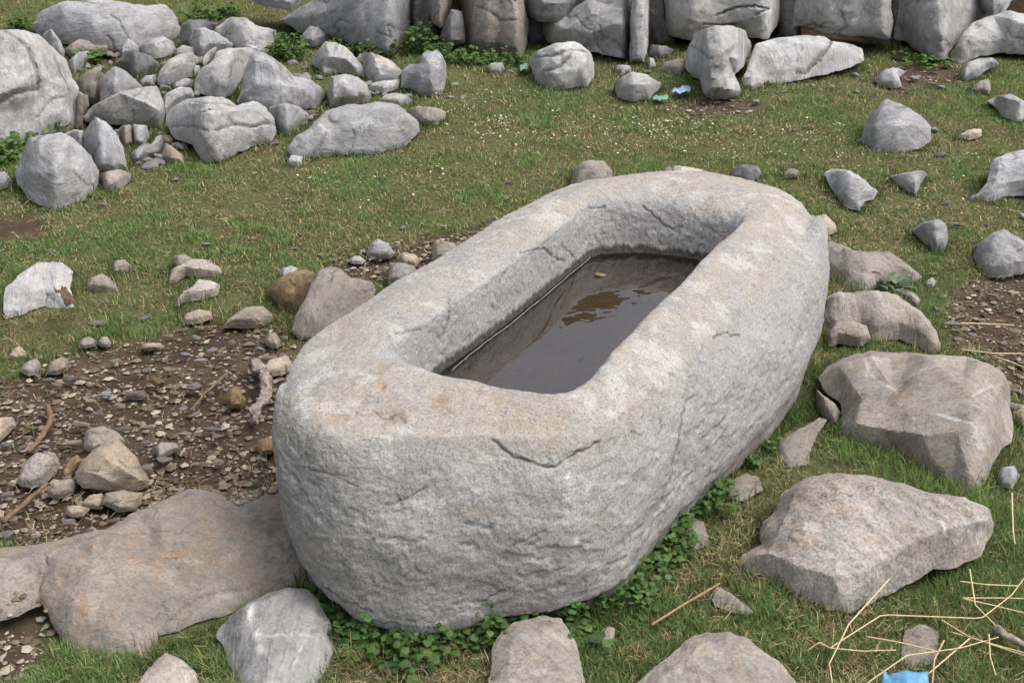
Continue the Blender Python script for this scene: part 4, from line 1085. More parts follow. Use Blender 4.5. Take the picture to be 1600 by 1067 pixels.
rock('rock', [(408, 582), (420, 562), (450, 555), (460, 575), (440, 587), (415, 588)], 'flat tan plate of stone touching the trough left end', 'rock', 'warm', lean=30, h=.3)
rock('rock', [(396, 700), (402, 688), (420, 682), (432, 690), (430, 708), (410, 712)], 'crusty brown stone at the foot of the trough left end', 'rock', 'brown', lean=44, rough=.08)
rock('rock', [(240, 700), (252, 690), (275, 692), (283, 702), (262, 712), (248, 718)], 'angular grey stone right of the large ochre stone', 'rock', 'slab', lean=40)
rock('rock', [(30, 580), (38, 567), (55, 560), (65, 568), (60, 583), (45, 588)], 'flat grey tan stone on the left gravel edge', 'rock', 'slab', lean=36)
rock('rock', [(72, 585), (78, 565), (98, 557), (110, 566), (106, 580), (88, 586)], 'brown blocky stone on the left gravel edge', 'rock', 'warm', lean=46, h=.4)
rock('rock', [(12, 560), (20, 545), (30, 540), (43, 552), (42, 560), (25, 563)], 'small pinkish pointed stone in turf at left', 'rock', 'warm', lean=40)
rock('rock', [(122, 542), (127, 530), (140, 525), (151, 533), (148, 541), (132, 545)], 'left one of two brown stones side by side in turf', 'rock', 'slab', lean=44, round_=.6)
rock('rock', [(152, 536), (158, 526), (168, 526), (174, 536), (170, 542), (158, 542)], 'right one of two brown stones side by side in turf', 'rock', 'slab', lean=44, round_=.6)
rock('rock', [(221, 545), (223, 536), (250, 536), (257, 541), (252, 547), (230, 548)], 'short bar-shaped beige stone on the upper gravel', 'rock', 'warm', lean=40)
rock('rock', [(413, 535), (418, 520), (430, 519), (439, 533), (434, 545), (420, 542)], 'smooth beige egg-shaped pebble near trough left end', 'rock', 'warm', lean=44, round_=.8, chip=.02)
# ---- bedrock and paving slabs round the trough
bed = rock('bedrock', [(-80, 868), (0, 857), (60, 850), (110, 840), (160, 830), (210, 805), (250, 785), (295, 765), (330, 767), (370, 782), (420, 765), (460, 755), (520, 790), (540, 880), (470, 925), (420, 930), (385, 947), (350, 962), (300, 977), (270, 987), (247, 992), (236, 1032), (210, 1037), (170, 1032), (130, 1027), (105, 1012), (85, 977), (66, 942), (30, 962), (0, 970), (-80, 990)],
     'broad brown grey bedrock slab running under the trough left end', 'stone slab', 'bedrock', marks=[(270, 900, 90, 22, 0, .35), (135, 985, 14, 40, 0, .6), (360, 850, 60, 12, 0, .4), (65, 935, 8, 22, 0, .8), (400, 830, 60, 30, 2, .5), (40, 885, 80, 20, 2, .4), (250, 960, 70, 14, 2, .3), (320, 800, 30, 20, 2, .3), (200, 870, 80, 14, 0, .25), (100, 900, 60, 14, 2, .2), (355, 950, 30, 14, 1, .35)], lean=11, h=.14, rough=.075, th=.25, flat=.3, round_=.4, gy=1034, chip=.007, facet=6, emb=.4,
     pts=[(60, 880, .75), (150, 850, .75), (250, 810, .75), (310, 790, .7), (400, 810, .5), (460, 820, .75), (150, 920, .95), (260, 890, .95), (380, 880, .85), (330, 945, .75), (180, 985, .85), (220, 1000, .8), (120, 970, .75), (20, 910, .7), (450, 890, .7)],
     cracks=[([(62, 945), (64, 925), (78, 900), (72, 880)], 2.4, .012), ([(250, 992), (290, 955), (350, 940), (400, 925)], 1.8, .006), ([(330, 800), (380, 830), (440, 835)], 1.6, .005), ([(140, 860), (220, 850), (300, 858)], 1.4, .004)])
rock('paving_stone', [(338, 990), (355, 965), (385, 945), (420, 925), (450, 917), (480, 920), (502, 940), (517, 975), (523, 1010), (512, 1045), (490, 1085), (430, 1110), (385, 1105), (365, 1052), (350, 1017)],
     'grey slab with a white scar at bottom left of the trough', 'stone slab', 'mid', chip=.015, marks=[(395, 972, 9, 22, 1, .9), (402, 1005, 8, 18, 1, .9), (408, 1028, 6, 14, 1, .7), (430, 925, 14, 8, 2, .4)], veins=[([(415, 1010), (450, 1007), (490, 1005)], 1.8, 1, .6), ([(478, 1012), (458, 1055)], 1.6, 1, .5), ([(435, 925), (445, 950)], 2.5, 2, .5)], lean=12, h=.16, rough=.03, flat=.6, th=.5, pts=[(385, 965, .8), (440, 940, .75), (490, 965, .7), (400, 1010, 1.0), (460, 1000, .9), (500, 1020, .6), (430, 1060, .85)])
rock('paving_stone', [(210, 1080), (230, 1045), (260, 1018), (285, 1030), (305, 1048), (315, 1080), (300, 1110), (215, 1115)], 'small grey triangular slab at the bottom edge below bedrock', 'stone slab', 'slab', lean=12, h=.15, rough=.03, th=.4)
rock('paving_stone', [(764, 1067), (768, 1035), (770, 1010), (785, 985), (805, 970), (850, 961), (875, 965), (895, 990), (905, 1020), (913, 1060), (907, 1105), (770, 1115)], 'beige grey paving slab at the bottom centre', 'stone slab', 'slab', lean=10, h=.14, rough=.02, th=.4, chip=.01, flat=.7, round_=.6)
rock('paving_stone', [(975, 1085), (1010, 1050), (1050, 1020), (1075, 998), (1100, 990), (1140, 988), (1170, 997), (1190, 1015), (1220, 1035), (1250, 1070), (1260, 1115), (1100, 1130), (970, 1120)], 'rounded brown slab at the bottom edge right of centre', 'stone slab', 'slab', lean=11, h=.14, rough=.02, th=.4, chip=.01, flat=.6, round_=.6)
rock('paving_stone', [(1153, 882), (1165, 868), (1190, 850), (1188, 838), (1190, 815), (1210, 795), (1225, 770), (1260, 745), (1310, 739), (1350, 742), (1390, 750), (1415, 755), (1450, 770), (1490, 775), (1520, 783), (1547, 795), (1554, 820), (1546, 842), (1530, 870), (1500, 882), (1460, 892), (1430, 907), (1400, 922), (1370, 937), (1330, 957), (1300, 958), (1270, 943), (1240, 928), (1205, 907)],
     'rough pale paving slab with a ragged edge at lower right', 'stone slab', 'rough', marks=[(1310, 822, 30, 10, 0, .6), (1258, 868, 26, 12, 0, .55), (1360, 864, 18, 6, 0, .6), (1505, 818, 14, 6, 0, .5), (1280, 790, 40, 20, 0, .25)], veins=[([(1463, 830), (1472, 855)], 1.5, 1, .8)], lean=24, h=.2, rough=.06, chip=.02, th=.5, round_=.1, edge=1.8,
     pts=[(1240, 790, .8), (1320, 765, .8), (1400, 785, .85), (1480, 795, .85), (1535, 805, .6), (1215, 850, .8), (1200, 880, .7), (1240, 900, .85), (1300, 922, .95), (1350, 912, .95), (1390, 885, .95), (1430, 865, .95), (1500, 840, .95), (1320, 850, .95), (1540, 825, .7), (1310, 945, .4), (1430, 890, .45)])
rock('paving_stone', [(1276, 607), (1290, 620), (1305, 630), (1314, 645), (1306, 663), (1288, 655), (1276, 635)], 'shadowed stone under the left edge of the big flat slab', 'stone slab', 'slab', lean=50, gy=670)
rock('paving_stone', [(1278, 590), (1290, 575), (1315, 560), (1345, 553), (1360, 548), (1385, 552), (1420, 550), (1460, 555), (1510, 556), (1545, 568), (1570, 585), (1579, 605), (1576, 630), (1583, 660), (1579, 690), (1566, 702), (1551, 722), (1546, 742), (1530, 769), (1510, 772), (1490, 757), (1450, 742), (1420, 727), (1390, 707), (1345, 702), (1310, 692), (1307, 670), (1318, 650), (1314, 630), (1285, 610)],
     'big flat-topped brown grey slab with an ochre spot and thick right side', 'stone slab', 'slab', marks=[(1398, 636, 18, 9, 0, .9), (1430, 630, 34, 14, 2, .3), (1315, 590, 8, 10, 0, .4), (1519, 694, 5, 9, 1, 1), (1530, 712, 7, 18, 1, .9), (1440, 650, 40, 16, 2, .25), (1400, 570, 60, 8, 0, .3)], veins=[([(1350, 575), (1358, 600), (1370, 612), (1392, 626)], 1.7, 1, .9), ([(1460, 669), (1485, 675), (1515, 686)], 1.8, 1, .9), ([(1424, 674), (1426, 692)], 1.5, 1, .8), ([(1515, 640), (1540, 625), (1565, 617)], 1.4, 1, .7), ([(1505, 640), (1540, 655)], 1.5, 2, .7)], lean=28, h=.2, rough=.016, chip=.008, th=.55, round_=.12, edge=1.3,
     pts=[(1310, 585, .5), (1360, 572, .6), (1450, 575, .65), (1530, 582, .6), (1565, 612, .75), (1345, 640, .75), (1335, 680, .85), (1400, 640, .85), (1500, 620, .8), (1390, 692, .95), (1440, 703, 1.0), (1490, 697, 1.0), (1520, 688, 1.0), (1540, 660, .95), (1558, 635, .85), (1450, 725, .55), (1510, 745, .5), (1540, 710, .6), (1565, 670, .5)])
rock('paving_stone', [(1284, 420), (1280, 380), (1300, 377), (1340, 393), (1390, 394), (1405, 402), (1425, 418), (1441, 433), (1430, 442), (1405, 434), (1375, 447), (1350, 458), (1325, 452), (1300, 437)],
     'flat brown grey slab against the trough with a thistle beside it', 'stone slab', 'slab', lean=20, h=.18, rough=.03, chip=.02, th=.5, round_=.5)
rock('paving_stone', [(1286, 505), (1292, 465), (1310, 457), (1370, 455), (1400, 459), (1430, 480), (1450, 500), (1465, 520), (1471, 547), (1455, 554), (1430, 540), (1405, 530), (1360, 534), (1345, 520), (1310, 525)],
     'humped pale slab right of the trough with turf in its notch', 'stone slab', 'slab', lean=26, h=.2, rough=.03, chip=.015, th=.5, round_=.4)
rock('rock', [(1288, 530), (1300, 505), (1330, 500), (1355, 510), (1361, 530), (1345, 542), (1310, 537), (1295, 543)], 'grass-fringed grey stone at the foot of humped slab', 'rock', 'slab', lean=32)
rock('rock', [(1393, 455), (1410, 450), (1425, 458), (1441, 470), (1432, 480), (1415, 472)], 'brownish stone behind the humped slab beside the soil', 'rock', 'slab', lean=36)
rock('rock', [(1444, 442), (1455, 433), (1464, 440), (1458, 449), (1446, 448)], 'small round pale stone right of the thistle', 'rock', 'pale', lean=42)
rock('rock', [(1214, 692), (1230, 680), (1260, 665), (1280, 652), (1293, 655), (1281, 673), (1269, 697), (1261, 727), (1235, 730), (1218, 717)], 'dark flat stone in grass between trough and slabs', 'rock', 'bedrock', lean=12, h=.10, flat=.5)
rock('rock', [(1108, 932), (1120, 915), (1140, 925), (1165, 945), (1182, 958), (1150, 958), (1120, 948)], 'small triangular flat stone beside the reddish twig', 'rock', 'bedrock', lean=8, h=.06)
rock('rock', [(1078, 853), (1068, 828), (1085, 811), (1100, 815), (1109, 850), (1090, 858)], 'flat earthy stone sunk in grass near trough right side', 'rock', 'bedrock', lean=6, h=.05)
rock('rock', [(1137, 778), (1144, 750), (1165, 739), (1186, 745), (1192, 766), (1160, 783)], 'second flat earthy stone sunk in grass farther up the trough side', 'rock', 'bedrock', lean=6, h=.05)
rock('rock', [(1406, 1035), (1413, 985), (1440, 974), (1467, 985), (1463, 1033), (1435, 1045)], 'flat brown stone under the dry stalks near the blue scrap', 'rock', 'bedrock', lean=6, h=.05)
rock('rock', [(940, 1014), (939, 985), (950, 977), (961, 981), (959, 1002), (955, 1022)], 'narrow stone sunk upright in grass right of beige paving slab', 'rock', 'bedrock', lean=12, h=.10)
rock('rock', [(598, 1050), (604, 1016), (625, 1009), (642, 1030), (632, 1054)], 'flat grey stone in dark grass below the trough front', 'rock', 'bedrock', lean=6, h=.05)
rock('rock', [(1557, 747), (1565, 730), (1585, 727), (1593, 745), (1581, 764), (1562, 760)], 'round grey cobble right below the big flat-topped slab', 'rock', 'grey', lean=44, round_=.7, chip=.02)
rock('rock', [(1578, 645), (1598, 638), (1630, 648), (1630, 674), (1597, 675), (1582, 660)], 'tan stone cut by the right edge behind big flat-topped slab', 'rock', 'warm', lean=40)

# ------------------------------------------------------------------ pebbles
def pebble_mesh(k, mat):
    rs = np.random.default_rng(500 + k)
    import bmesh
    bm = bmesh.new()
    bmesh.ops.create_icosphere(bm, subdivisions=3, radius=1.0)
    V = np.array([v.co[:] for v in bm.verts]); F = np.array([[v.index for v in f.verts] for f in bm.faces])
    bm.free()
    for _ in range(13):                                  # break off flat faces
        nn = rs.normal(size=3); nn /= np.linalg.norm(nn)
        c = rs.uniform(.36, .74)
        s = V @ nn
        V = V - nn * np.maximum(s - c, 0)[:, None] * .93
    V *= 1 + .07 * fbm(V * 1.6 + k * 7, 4)[:, None]
    V /= np.abs(V).max(0)
    me = new_mesh('pebble', V, F)
    me.materials.append(M[mat])
    return me

PEB = {mt: [pebble_mesh(i + 20 * j, mt) for i in range(5)] for j, mt in enumerate(('warm', 'slab', 'pale', 'grey', 'brown'))}
peb_foot = []
MARKS = [((176, 725), 'the large ochre stone'), ((60, 735), 'the whitish rough flat stone'), ((60, 675), 'the crooked brown branch'), ((40, 785), 'the straight brown stick'), ((408, 612), 'the gnarled root'),
         ((388, 495), 'the large beige cobble'), ((366, 620), 'the peaked dull brown stone'), ((328, 612), 'the thin twig'), ((90, 572), 'the brown blocky stone'), ((240, 541), 'the bar-shaped beige stone'), ((148, 535), 'the two brown stones in turf'),
         ((190, 785), 'the beige block stone'), ((420, 698), 'the crusty brown stone by the trough'), ((262, 702), 'the angular grey stone'), ((10, 670), 'the beige stone at the left edge'), ((330, 770), 'the upper bedrock edge'), ((100, 840), 'the lower bedrock edge'),
         ((880, 105), 'the free blocky boulder'), ((1120, 100), 'the skull-shaped boulder'), ((1260, 100), 'the low cracked boulder'), ((1390, 124), 'the bright white rock'), ((660, 115), 'the notched-top upright rock'), ((775, 107), 'the beige wall block'), ((998, 140), 'the pyramid-shaped rock'),
         ((60, 450), 'the boulder with the dead leaf'), ((305, 440), 'the doubled light grey stones'), ((455, 455), 'the mossy brown stone'), ((595, 390), 'the dark-sided grey stone'), ((698, 392), 'the squarish tan stone'), ((1400, 200), 'the egg-shaped boulder'), ((1455, 367), 'the rounded bluish grey rock'),
         ((1572, 396), 'the triangular boulder at the right edge'), ((1380, 500), 'the humped pale slab'), ((1430, 630), 'the big flat-topped slab'), ((555, 205), 'the long flat grey boulder'), ((90, 270), 'the big leaning boulder'), ((760, 350), 'the trough back rim'), ((1540, 506), 'the stalk on the soil'), ((190, 170), 'the broad ridged stone'), ((345, 200), 'the large pale boulder of the heap'), ((165, 225), 'the pointed upright stone'), ((440, 135), 'the dark wedge-shaped stone'), ((350, 115), 'the big pale heap stone'), ((280, 108), 'the roof-shaped stone'), ((545, 140), 'the rounded grey heap stone'), ((600, 110), 'the orange-topped rock'), ((530, 92), 'the long pale rock'), ((125, 98), 'the grey cube-like stone'), ((215, 100), 'the dark rounded heap stone'), ((230, 240), 'the boot-shaped stone'), ((455, 185), 'the bluish grey heap stone')]
used_labels = set()
TONE = {'warm': 'beige', 'slab': 'brown grey', 'pale': 'whitish', 'grey': 'bluish grey', 'brown': 'dark brown'}
def pebble(cx, cy, w, h_, mat, label, group, rs):
    (mx_, my_), nm = min(MARKS, key=lambda t: (t[0][0] - cx) ** 2 + (1.4 * (t[0][1] - cy)) ** 2)
    dx_, dy_ = cx - mx_, cy - my_
    where = ('left of ' if dx_ < 0 else 'right of ') if abs(dx_) > 1.3 * abs(dy_) else ('behind ' if dy_ < 0 else 'in front of ')
    label = ('tiny ' if w < 11 else 'small ' if w < 18 else 'larger ') + ('flat ' if h_ < .55 * w else '' if h_ < .75 * w else 'chunky ') + TONE[mat] + ' pebble ' + where + nm
    if label in used_labels:
        nm2 = sorted(MARKS, key=lambda t: (t[0][0] - cx) ** 2 + (1.4 * (t[0][1] - cy)) ** 2)[1][1]
        longer = label + ' towards ' + nm2
        label = longer if len(longer.split()) <= (11 if 'back rim' in group else 16) else label
    used_labels.add(label)
    G = ground_at(cx, cy + h_ * .35)
    dist = np.linalg.norm(G - CAM)
    W = w * dist / FPX / 2
    dn = math.asin(min(.95, CAM[2] / dist))
    # apparent height = depth * sin + height * cos
    Hh = h_ * dist / FPX / 2
    dz = min(Hh / (math.sin(dn) * 1.25 + math.cos(dn) * .75), W) * .8
    o = link('pebble', PEB[mat][int(rs.integers(5))], None, (G[0], G[1], dz * .35 + .002))
    o.scale = (W, max(dz * 1.25, .004), dz)
    o.rotation_euler = (rs.uniform(-.15, .15), rs.uniform(-.2, .2), rs.choice([0, math.pi]) + rs.uniform(-.3, .3))
    if 'back rim' in group:
        label = label.replace(' pebble ', ' pebble hard by the rim ')
    tag(o, label, 'pebble', group)
    peb_foot.append((G[0], G[1], W * .9))

rs = np.random.default_rng(11)
TURF = [(85, 392, 22, 15, 'warm'), (322, 380, 20, 11, 'pale'), (154, 502, 36, 17, 'slab'), (225, 496, 18, 12, 'slab'), (72, 499, 11, 12, 'warm'), (502, 397, 11, 14, 'warm'), (630, 355, 11, 10, 'pale'),
        (690, 352, 17, 9, 'pale'), (793, 308, 15, 11, 'warm'), (797, 283, 14, 9, 'slab'), (470, 365, 14, 8, 'slab'), (622, 382, 13, 10, 'warm'), (458, 388, 14, 8, 'slab'), (520, 405, 15, 9, 'slab'), (1470, 240, 18, 12, 'slab'),
        (1497, 350, 20, 10, 'slab'), (1515, 375, 15, 9, 'warm'), (1478, 315, 11, 8, 'pale'), (1597, 335, 14, 17, 'pale'), (1455, 427, 14, 9, 'warm'), (1247, 210, 10, 8, 'warm'), (160, 318, 18, 10, 'slab'), (275, 279, 14, 8, 'grey'),
        (1460, 202, 12, 12, 'grey'), (375, 440, 12, 8, 'slab'), (60, 440, 1, 1, 'slab'), (400, 270, 12, 7, 'warm')]
for (a, b_, w, h_, mt) in TURF:
    if w > 2:
        pebble(a, b_, w, h_, mt, 'small lone stone lying in the short turf', 'small stones scattered in the turf', rs)
for (a, b_, w, h_, mt) in [(1280, 140, 11, 7, 'pale'), (1300, 135, 10, 7, 'pale'), (1270, 133, 10, 6, 'pale'), (1340, 143, 13, 8, 'pale'), (1338, 116, 13, 12, 'pale'), (1430, 121, 17, 12, 'pale'), (1455, 131, 20, 9, 'slab'), (1474, 136, 22, 9, 'pale'),
                          (1100, 172, 17, 9, 'warm'), (1120, 180, 12, 7, 'slab'), (1168, 165, 9, 7, 'pale'), (1180, 157, 13, 9, 'pale'), (712, 131, 12, 9, 'pale'), (705, 151, 14, 8, 'pale'), (725, 151, 9, 7, 'pale'), (690, 147, 13, 8, 'warm'),
                          (798, 111, 11, 9, 'pale'), (1070, 128, 14, 8, 'slab'), (1040, 136, 12, 7, 'pale'), (1045, 120, 14, 9, 'warm'), (970, 116, 12, 9, 'pale'), (1010, 112, 14, 8, 'warm'), (1225, 143, 10, 6, 'pale'), (1550, 260, 8, 8, 'grey')]:
    pebble(a, b_, w, h_, mt, 'small pale stone at the foot of the boulder wall', 'small stones along the foot of the wall', rs)
for (a, b_, w, h_, mt) in [(1490, 505, 30, 10, 'pale'), (1500, 495, 26, 9, 'slab'), (1475, 462, 15, 10, 'warm'), (1500, 473, 11, 8, 'warm'), (1550, 460, 18, 9, 'slab'), (1586, 515, 20, 12, 'warm'), (1520, 522, 18, 10, 'pale'), (1490, 515, 20, 10, 'slab'),
                          (1462, 480, 16, 14, 'slab'), (1535, 500, 12, 8, 'pale'), (1565, 535, 20, 12, 'slab'), (1540, 545, 14, 9, 'warm'), (1597, 565, 22, 14, 'slab'), (1570, 480, 12, 8, 'pale'), (1515, 545, 16, 10, 'slab'), (1590, 610, 20, 14, 'grey'), (1495, 535, 12, 8, 'warm')]:
    pebble(a, b_, w, h_, mt, 'small pebble on the bare soil at the right edge', 'pebbles on the soil at right', rs)
GRAV = [(305, 525, 16, 14, 'slab'), (330, 545, 20, 14, 'pale'), (363, 533, 14, 17, 'slab'), (390, 536, 24, 16, 'slab'), (408, 544, 20, 13, 'slab'), (420, 556, 28, 16, 'slab'), (350, 552, 20, 14, 'warm'), (315, 562, 25, 9, 'pale'), (289, 551, 14, 16, 'pale'),
        (260, 551, 10, 9, 'warm'), (180, 562, 21, 11, 'slab'), (110, 588, 28, 18, 'pale'), (130, 590, 24, 9, 'warm'), (77, 592, 24, 10, 'slab'), (230, 575, 14, 20, 'slab'), (248, 592, 28, 26, 'brown'), (236, 602, 16, 11, 'warm'), (262, 574, 13, 13, 'warm'),
        (168, 613, 17, 14, 'pale'), (212, 614, 40, 17, 'slab'), (305, 600, 26, 22, 'slab'), (328, 612, 18, 12, 'slab'), (125, 660, 34, 22, 'warm'), (52, 667, 24, 14, 'brown'), (45, 682, 22, 12, 'slab'), (12, 695, 26, 13, 'slab'), (288, 676, 26, 13, 'warm'),
        (309, 675, 14, 17, 'slab'), (330, 668, 32, 12, 'slab'), (345, 680, 26, 15, 'warm'), (256, 716, 30, 20, 'slab'), (268, 698, 30, 14, 'slab'), (228, 725, 20, 30, 'slab'), (340, 717, 22, 20, 'warm'), (305, 724, 18, 11, 'warm'), (115, 690, 40, 16, 'warm'),
        (122, 704, 22, 10, 'slab'), (258, 748, 14, 11, 'warm'), (400, 750, 13, 9, 'warm'), (360, 695, 14, 10, 'warm'), (243, 768, 16, 12, 'warm'), (10, 770, 18, 14, 'slab'), (65, 788, 10, 8, 'pale'), (141, 826, 14, 10, 'pale'), (120, 830, 12, 9, 'pale'), (78, 842, 16, 10, 'warm'),
        (12, 832, 22, 20, 'slab'), (375, 775, 28, 14, 'brown'), (445, 525, 14, 13, 'warm'), (40, 610, 20, 10, 'slab'), (90, 600, 20, 9, 'slab'), (5, 590, 16, 12, 'pale'), (157, 617, 12, 8, 'pale'), (188, 632, 22, 18, 'warm'), (140, 640, 20, 9, 'slab'),
        (156, 646, 26, 12, 'slab'), (230, 640, 10, 8, 'pale'), (288, 637, 14, 10, 'pale'), (195, 668, 34, 12, 'slab'), (230, 666, 30, 12, 'warm'), (22, 660, 16, 12, 'slab'), (345, 640, 14, 10, 'slab')]
glabel, ggroup = 'loose pebble among many on the brown gravel left of the trough', 'pebbles on the gravel left of the trough'
for (a, b_, w, h_, mt) in GRAV:
    pebble(a, b_, w, h_, mt, glabel, ggroup, rs)
gp = np.array([(-20, 600), (60, 570), (180, 540), (320, 505), (440, 500), (440, 720), (330, 770), (240, 800), (100, 840), (-20, 850)], float)
placed = [(a, b_, w) for a, b_, w, *_ in GRAV] + [(176, 725, 120), (60, 735, 70), (190, 780, 70), (98, 764, 46), (147, 783, 40)]
cnt = 0
for _ in range(4000):
    q = rs.uniform(gp.min(0), gp.max(0))
    w = float(np.clip(rs.lognormal(2.5, .36), 9, 25))
    if not in_poly(q[:1], q[1:], gp)[0] or any((q[0] - a) ** 2 + ((q[1] - b_) * 1.6) ** 2 < (.5 * (w + c)) ** 2 for a, b_, c in placed):
        continue
    if q[1] > 640 and q[0] > 280 and rs.random() < .6:
        continue
    placed.append((q[0], q[1], w))
    pebble(q[0], q[1], w, w * rs.uniform(.5, .85), rs.choice(['warm', 'slab', 'pale', 'brown', 'grey'], p=[.46, .34, .06, .13, .01]), glabel, ggroup, rs)
    cnt += 1
    if cnt >= 104:
        break
hp = np.array([(95, 90), (180, 78), (300, 72), (420, 92), (500, 100), (600, 125), (650, 150), (640, 170), (500, 175), (440, 225), (300, 240), (215, 262), (150, 215), (120, 170)], float)
cnt = 0
from mathutils.bvhtree import BVHTree
_bv, _bp, _bo = [], [], 0
for ob in COL.objects:
    if ob.name.startswith(('rock', 'boulder')):
        _bv += [tuple(v.co + ob.location) for v in ob.data.vertices]
        _bp += [tuple(i + _bo for i in p_.vertices) for p_ in ob.data.polygons]
        _bo += len(ob.data.vertices)
rock_tree = BVHTree.FromPolygons(_bv, _bp)
def open_ground(q):
    G = ground_at(q[0], q[1])
    return rock_tree.ray_cast(Vector(CAM), Vector(G - CAM).normalized(), float(np.linalg.norm(G - CAM)) - .02)[0] is None
for _ in range(6000):
    q = rs.uniform(hp.min(0), hp.max(0))
    if in_poly(q[:1], q[1:], hp)[0] and open_ground(q):
        w = float(np.clip(rs.lognormal(2.75, .35), 9, 26))
        pebble(q[0], q[1], w, w * rs.uniform(.6, .95), rs.choice(['pale', 'grey', 'slab', 'warm'], p=[.5, .28, .15, .07]), 'x', 'small stones filling the heap', rs)
        cnt += 1
        if cnt >= 48:
            break
FP2 = [(520, 395), (600, 375), (700, 365), (760, 345), (790, 335), (770, 352), (680, 405), (610, 440), (540, 440)]
cnt = 0
fpa = np.array(FP2, float)
for _ in range(600):
    q = rs.uniform(fpa.min(0), fpa.max(0))
    if in_poly(q[:1], q[1:], fpa)[0]:
        w = float(np.clip(rs.lognormal(2.3, .35), 7, 20))
        pebble(q[0], q[1], w, w * rs.uniform(.5, .8), rs.choice(['warm', 'slab', 'pale']), 'loose pebble in the strip along the trough back left rim', 'pebbles along the back rim', rs)
        cnt += 1
        if cnt >= 26:
            break

# fine gravel: thousands of chips nobody could count
ico_v = np.array([(0, 0, 1), (.9, 0, .3), (.28, .85, .3), (-.72, .53, .3), (-.72, -.53, .3), (.28, -.85, .3), (0, 0, -.6)])
ico_f = np.array([(0, 1, 2), (0, 2, 3), (0, 3, 4), (0, 4, 5), (0, 5, 1), (6, 2, 1), (6, 3, 2), (6, 4, 3), (6, 5, 4), (6, 1, 5)])
def scatter_in(poly, n):
    poly = np.asarray(poly, float)
    Q = rng.uniform(poly.min(0), poly.max(0), (n * 3, 2))
    return Q[in_poly(Q[:, 0], Q[:, 1], poly)][:n]
ch = [ground_at(*scatter_in(pp, nn).T)[:, :2] for pp, nn in ((DIRT[0], 5500), (DIRT[1], 2200), (FP2, 700), (DIRT[3], 500), (DIRT[4], 300), (DIRT[5], 250), ([(1180, 125), (1370, 110), (1380, 150), (1200, 160)], 120),
                                                        ([(330, 800), (345, 770), (440, 765), (445, 800), (380, 835)], 420), ([(180, 815), (300, 762), (430, 760), (430, 775), (310, 790), (200, 830)], 300))]
ch = np.concatenate(ch)
n = len(ch)
sz_ = np.clip(rng.lognormal(-5.55, .68, n), .0012, .0135)
rot = rng.uniform(0, 6.28, n)
sc3 = rng.uniform(.6, 1.3, (n, 3)) * sz_[:, None] * np.array([1, 1, .6])
vj = ico_v[None] * (1 + rng.uniform(-.25, .25, (n, 7, 1))) * sc3[:, None]
cr, sr = np.cos(rot)[:, None], np.sin(rot)[:, None]
vx = vj[..., 0] * cr - vj[..., 1] * sr; vy = vj[..., 0] * sr + vj[..., 1] * cr
zz = ground_z(ch) - .012 * dirt_mask(ch)
bt = BVHTree.FromPolygons([tuple(v.co + bed.location) for v in bed.data.vertices], [tuple(p_.vertices) for p_ in bed.data.polygons])
for k in np.where((ch[:, 1] < 2.6) & (ch[:, 0] < -.1))[0]:
    hit = bt.ray_cast(Vector((ch[k, 0], ch[k, 1], 1.0)), Vector((0, 0, -1)))[0]
    if hit is not None:
        zz[k] = max(zz[k], hit.z)
VV = np.stack([vx + ch[:, 0, None], vy + ch[:, 1, None], vj[..., 2] + zz[:, None] + sz_[:, None] * .25], -1).reshape(-1, 3)
FF = (ico_f[None] + (np.arange(n) * 7)[:, None, None]).reshape(-1, 3)
me = new_mesh('gravel', VV, FF, False)
tones = np.array([(.30, .24, .175), (.19, .145, .105), (.40, .35, .28), (.12, .085, .06), (.26, .225, .19), (.15, .105, .075)])
cc = tones[rng.integers(0, 6, n)] * rng.uniform(.7, 1.15, (n, 1))
set_col(me, 'tone', np.repeat(cc, 7, 0))
o = link('gravel', me, attr_material('gravel chips', 'tone', .9))
o['kind'] = 'stuff'; o['label'] = 'fine gravel chips strewn over the bare brown soil'

# ------------------------------------------------------------------ grass
def blocked(XY, grow=1.0):
    b = np.zeros(len(XY), bool)
    for hl in FOOT:
        lo, hi = hl.min(0), hl.max(0)
        s = (XY[:, 0] > lo[0]) & (XY[:, 0] < hi[0]) & (XY[:, 1] > lo[1]) & (XY[:, 1] < hi[1]) & ~b
        ids = np.where(s)[0]
        if len(ids):
            b[ids] |= in_poly(XY[ids, 0], XY[ids, 1], hl)
    return b

def blades(n, seed, py0, py1, hmin, hmax, wid, clump):
    r_ = np.random.default_rng(seed)
    px_ = r_.uniform(-160, 1760, n)
    if clump:
        px_ = np.where(r_.random(n) < .5, r_.uniform(-900, -150, n), r_.uniform(1750, 2500, n))
    py_ = r_.uniform(py0, py1, n)
    XY = ground_at(px_, py_)[:, :2]
    XY += r_.normal(0, .01, XY.shape)
    P = np.column_stack([XY, np.zeros(n)])
    dm_ = dirt_mask(XY)
    pat = fbm(P * 2.6 + 3, 4, .6)                     # thin, trampled patches
    pat2 = fbm(P * 9 + 30, 3, .6)
    keep = (r_.random(n) > dm_ * .985) & (r_.random(n) < np.clip(.72 + .55 * pat + .5 * pat2, .06, 1))
    keep &= ~blocked(XY)
    return XY[keep], pat[keep], pat2[keep], r_

